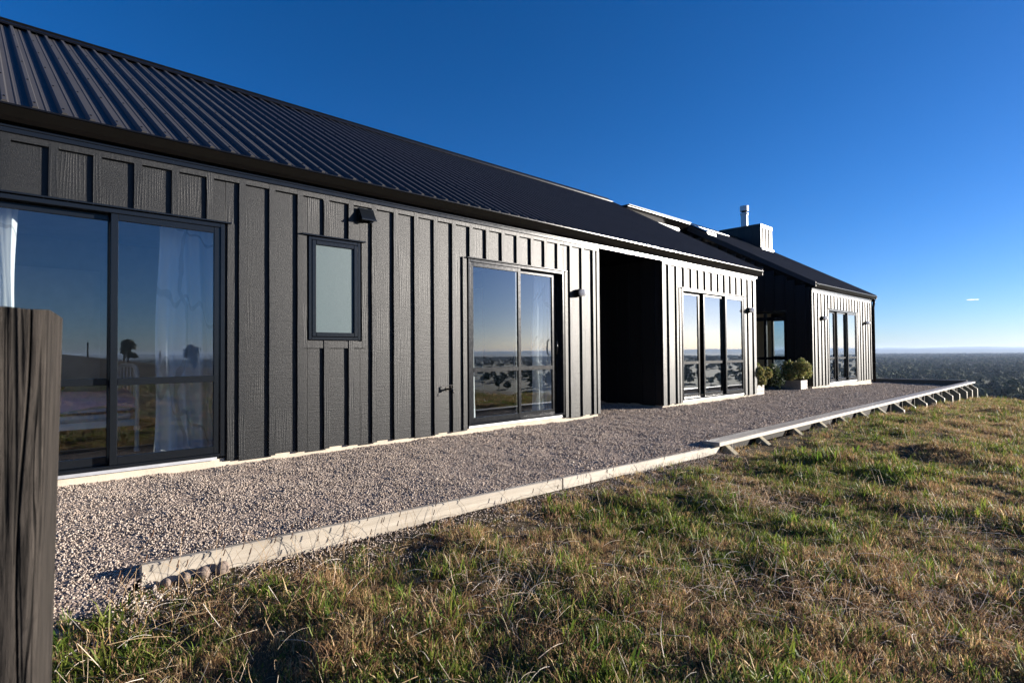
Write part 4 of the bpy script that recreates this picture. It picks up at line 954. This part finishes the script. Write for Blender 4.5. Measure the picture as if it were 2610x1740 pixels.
def straw():
    r = np.random.default_rng(17); V, F, C = [], [], []
    def stem(pts, w, c):
        pts = [np.array(p, float) for p in pts]; b = len(V)
        for i, p in enumerate(pts):
            d = pts[min(i + 1, len(pts) - 1)] - pts[max(i - 1, 0)]; d /= np.linalg.norm(d) + 1e-9; s = np.cross(d, [0, 0, 1.0]); s /= np.linalg.norm(s) + 1e-9; q = np.cross(s, d)
            ww = w * (1 - 0.4 * i / len(pts)); V.extend([p + s * ww, p - s * ww * .5 + q * ww * .9, p - s * ww * .5 - q * ww * .9]); C.extend([c] * 3)
        for i in range(len(pts) - 1):
            for k in range(3): k2 = (k + 1) % 3; F.append((b + 3*i + k, b + 3*i + k2, b + 3*i + 3 + k2, b + 3*i + 3 + k))
    for _ in range(5200):
        x = 0.1 + 14 * r.random() ** 1.9; y = -2.3 - r.random() * 3.2
        if r.random() < 0.35: q = ((3.1, -4.55), (2.7, -4.0), (3.6, -4.9), (4.4, -3.6), (1.9, -3.4), (4.9, -4.6))[r.integers(6)]; x, y = r.normal(q[0], 0.22), r.normal(q[1], 0.2)
        if y > float(kerb_y(x)) - 0.06 or math.hypot(x, y - CAM.y) < 0.9: continue
        a = r.uniform(0, 6.28); L = r.uniform(0.04, 0.20); cv = r.normal(0, 0.3); z0 = float(ground_z(x, y)); lift = r.uniform(0.015, 0.06); up = r.random() < 0.3
        pts = []
        for i in range(5):
            t = i / 4; aa = a + cv * t
            pts.append((x + math.cos(aa) * L * t * (0.45 if up else 1), y + math.sin(aa) * L * t * (0.45 if up else 1), z0 + lift * 0.6 + (L * 0.75 * t if up else lift * (0.3 + 0.35 * math.sin(t * 3.1)))))
        stem(pts, r.uniform(0.0005, 0.0014), np.array([(0.46, 0.36, 0.24), (0.56, 0.48, 0.38), (0.36, 0.26, 0.16), (0.54, 0.50, 0.45)][r.integers(4)]) * r.uniform(0.7, 1.2))
    for k in range(90):                                            # seed stems beside the kerb end
        x = r.uniform(0.45, 2.2) if k < 60 else r.uniform(2.2, 5.8); y = float(kerb_y(x)) - r.uniform(0.06, 0.35); z0 = float(ground_z(x, y)); L = r.uniform(0.12, 0.30); a = r.uniform(0, 6.28)
        pts = [(x + math.cos(a) * L * 0.45 * t * t, y + math.sin(a) * L * 0.35 * t * t, z0 + L * t * (1 - 0.15 * t)) for t in np.linspace(0, 1, 6)]
        stem(pts, 0.0010, np.array((0.36, 0.26, 0.15)) * r.uniform(0.6, 1.2)); e = pts[-1]
        if r.random() < 0.6: stem([e, (e[0] + 0.006, e[1], e[2] + 0.012), (e[0] + 0.010, e[1], e[2] + 0.03)], 0.0035, np.array((0.20, 0.12, 0.07)))
    for k in range(85):                                           # straw heap at the kerb end
        x = r.normal(0.95, 0.28); y = r.normal(-2.62, 0.13); z0 = float(ground_z(x, y)); a = r.normal(0.25, 0.9) + (3.14 if r.random() < .5 else 0); L = r.uniform(0.06, 0.24); lift = r.uniform(0.012, 0.05); cv = r.normal(0, 0.12); tilt = r.normal(0, 0.03)
        stem([(x + math.cos(a + cv * t) * L * t, y + math.sin(a + cv * t) * L * t, z0 + lift + tilt * t + 0.3 * lift * math.sin(t * 3.1)) for t in np.linspace(0, 1, 5)], r.uniform(0.0006, 0.0012), np.array((0.50, 0.37, 0.22)) * r.uniform(0.6, 1.15))
    me = colmesh('dry_straw', V, F, C, M_GRASS); link('dry_straw', me, kind='stuff', label='loose pale straw stems lying on the lawn')
straw()

# ------------------------------------------------------------------ trees
def crown_arrays(seed, rad, h0, h1, n, leaf, cols, wild=0.6):
    r = np.random.default_rng(seed); V, F, C = [], [], []; L = []
    for k in range(9):
        a = r.uniform(0, 6.28); q = rad * r.uniform(0.15, 0.62); L.append((q * math.cos(a), q * math.sin(a), r.uniform(h0 + 0.15 * (h1 - h0), h1 - 0.25 * (h1 - h0)), rad * r.uniform(0.35, 0.58)))
    L.append((0, 0, h0 + 0.6 * (h1 - h0), rad * 0.6))
    for (cx, cy, cz, q) in L:
        tone = r.uniform(0.75, 1.25)
        for _ in range(n // len(L)):
            d = r.normal(size=3); d /= np.linalg.norm(d); d[2] = d[2] if d[2] > -0.4 else -d[2]
            p = np.array([cx, cy, cz]) + d * q * (0.6 + 0.45 * r.random()) * np.array([1, 1, 0.8]); nrm = d + wild * r.normal(size=3); nrm /= np.linalg.norm(nrm)
            s = np.cross(nrm, r.normal(size=3)); s /= np.linalg.norm(s); t = np.cross(nrm, s); w = leaf * r.uniform(0.6, 1.3); b = len(V)
            V += [p - s * w, p - t * w * .8, p + s * w, p + t * w * .8]; F.append((b, b+1, b+2, b+3)); C += [np.array(cols[r.integers(len(cols))]) * tone * r.uniform(0.75, 1.3)] * 4
    return V, F, C
DARKG = [(0.031, 0.058, 0.024), (0.036, 0.062, 0.024), (0.044, 0.066, 0.025), (0.031, 0.052, 0.023)]
OLIVE = [(0.075, 0.084, 0.036), (0.090, 0.092, 0.042), (0.066, 0.080, 0.034)]
def far_tree(seed, rad, h, cols, n=420):
    V, F, C = crown_arrays(seed, rad, h * 0.12, h, n, rad * 0.2, cols, 0.22); mb = MB(); mb.tube([(0, 0, -1), (0, 0, h * 0.3), (0.1, 0, h * 0.7)], [0.35, 0.28, 0.1], 6)
    k = len(V); V += [np.array(v) for v in mb.v]; F += [tuple(k + i for i in f) for f in mb.f]; C += [np.array((0.06, 0.05, 0.04))] * len(mb.v)
    return colmesh('tree', V, F, C, M_FARLEAF)
FAR = [far_tree(600 + i, (5.0, 6.0, 4.2, 5.5, 3.4, 4.6)[i], (9, 10, 11, 8, 12, 8)[i], (DARKG, DARKG, OLIVE, OLIVE, DARKG, OLIVE)[i]) for i in range(6)]
def plain_trees():
    r = np.random.default_rng(23); pts = []
    tries = 0
    def wooded(x, y): return float(vnoise(x, y, 170, 71, 3)) * 0.65 + float(vnoise(x, y * 0.35, 60, 73, 2)) * 0.35
    while len(pts) < 300 and tries < 9000:
        tries += 1; a = R(r.uniform(2.0, 16.0)); d = 150 + 760 * r.random() ** 0.8; x, y = d * math.cos(a), d * math.sin(a) - 5
        w = wooded(x, y)
        if w < (0.47 + 0.06 * r.random() if d > 480 else 0.30): continue
        pts.append((x, y))
    for (x, y) in pts:
        k = int(r.integers(6)); s = r.uniform(0.7, 1.35) * (1.4 if math.hypot(x, y) < 520 else 1.0)
        o = link('tree', FAR[k], None, (x, y, float(ground_z(x, y)) - 0.2), (0, 0, r.uniform(0, 6.28)), label=('broad dark green tree among the woods on the plain below', 'very broad dark tree with a domed crown on the plain below', 'tall olive green tree standing on the plain below', 'low spreading olive tree on the plain below', 'tall narrow dark tree rising from the woods on the plain below', 'small round olive tree on the plain below')[k], category='tree', group='trees on the plain'); o.scale = (s * r.uniform(0.85, 1.25), s * r.uniform(0.85, 1.25), s)
    n = 26000; a = np.radians(np.concatenate([r.uniform(-1, 17, n // 2), r.uniform(-95, 24, n // 2)])); d = np.concatenate([900 + 5200 * r.random(n // 2) ** 0.8, 430 + 4500 * r.random(n // 2) ** 0.7])
    x, y = d * np.cos(a), d * np.sin(a) - 5; w = vnoise(x, y, 170, 71, 3) * 0.65 + vnoise(x, y * 0.35, 60, 73, 2) * 0.35
    ok = (w > np.where(np.arange(n) < n // 2, 0.49, 0.43) + 0.07 * r.random(n)) & ~((d < 910) & (a > R(-1)) & (a < R(18))); x, y = x[ok], y[ok]; m = len(x)
    far = np.hypot(x, y)
    scl = r.uniform(0.7, 1.4, m)[:, None] * np.stack([1 + sstep(1500, 4500, far) * 1.4] * 2 + [np.ones(m)], 1)
    scatter('far_woods', np.stack([x, y, ground_z(x, y) - 0.2], 1), np.stack([np.zeros(m), np.zeros(m), r.uniform(0, 6.28, m)], 1), scl, r.integers(0, 6, m), FAR, label='distant mass of trees across the plain')
plain_trees()
def hill_tree(x, y, h, rad, seed, label):
    z = float(ground_z(x, y)); t = empty('young_tree', (x, y, z), label=label, category='tree', group='young trees on the slope mirrored in the windows')
    build(MB().tube([(0, 0, -0.1), (0.03, 0, h * 0.35), (0, 0.03, h * 0.8)], [0.06, 0.045, 0.015], 7), 'trunk', M_BARK, t)
    V, F, C = crown_arrays(seed, rad, h * 0.02, h, 900, 0.09, DARKG + OLIVE); link('crown', colmesh('crown', V, F, C, M_LEAF), t)
hill_tree(3.9, -58, 3.3, 1.15, 701, 'young round tree on the dry slope mirrored in the bedroom window beside the post')
hill_tree(8.6, -46, 2.2, 0.8, 702, 'small ragged tree on the dry slope mirrored above the bed')
hill_tree(11.6, -40, 2.1, 0.7, 703, 'thin young tree on the dry slope mirrored over the bedroom curtain')
def wire_fence():
    t = empty('wire_fence', (8, -50, float(ground_z(8, -50))), label='post and wire fence crossing the dry slope mirrored in the bedroom window', category='fence'); b = Vector(t.location); tops = []
    for i in range(15):
        x = -6 + i * 2.1; y = -60 + i * 1.7; z = float(ground_z(x, y)); tops.append(Vector((x, y, z)))
        build(MB().tube([(0, 0, -0.3), (0, 0, 1.15)], 0.06, 7), 'post', M_OLD, t, Vector((x, y, z)) - b)
    for hgt in (0.35, 0.7, 1.05): build(MB().tube([p - b + Vector((0, 0, hgt)) for p in tops], 0.006, 4), 'wire', M_STEEL, t)
wire_fence()

# ------------------------------------------------------------------ cloud and haze
def cloud():
    bm = bmesh.new(); bmesh.ops.create_icosphere(bm, subdivisions=5, radius=1.0)
    for v in bm.verts:
        k = 1 + 0.35 * (float(vnoise(v.co.x * 3, v.co.y * 3 + v.co.z * 2, 1.0, 81, 3)) - 0.5); v.co = Vector((v.co.x * 220, v.co.y * 300, v.co.z * 48)) * k
    me = bpy.data.meshes.new('cloud'); bm.to_mesh(me); bm.free(); me.polygons.foreach_set('use_smooth', [True] * len(me.polygons)); 
    m = N('cloud_white'); a = m.n('BsdfDiffuse'); t = m.n('BsdfTranslucent'); q = m.n('BsdfTransparent'); mx = m.n('MixShader'); mx.inputs[0].default_value = 0.85; lw = m.n('LayerWeight'); lw.inputs[0].default_value = 0.62; m2 = m.n('MixShader')
    for nd in (a, t): nd.inputs['Color'].default_value = (0.95, 0.95, 0.95, 1)
    m.l(a.outputs[0], mx.inputs[1]); m.l(t.outputs[0], mx.inputs[2]); m.l(m.math('ADD', 0.45, m.math('MULTIPLY', lw.outputs['Facing'], 0.55)), m2.inputs[0]); m.l(mx.outputs[0], m2.inputs[1]); m.l(q.outputs[0], m2.inputs[2]); m.l(m2.outputs[0], m.out.inputs[0]); me.materials.append(m.mat)
    link('cloud', me, None, (41500, 5400, 2870 ), label='small white lens shaped cloud low in the sky over the plain', category='cloud')
cloud()
def haze():
    m = N('haze'); v = m.n('VolumePrincipled'); v.inputs['Color'].default_value = (0.55, 0.70, 0.95, 1); v.inputs['Density'].default_value = 5.5e-5; v.inputs['Anisotropy'].default_value = 0.2
    m.l(v.outputs[0], m.out.inputs['Volume'])
    build(MB().box((-36000, -36000, PLAIN - 3), (36000, 36000, 75)), 'haze', m.mat, kind='stuff', label='thin blue haze over the plain')
haze()
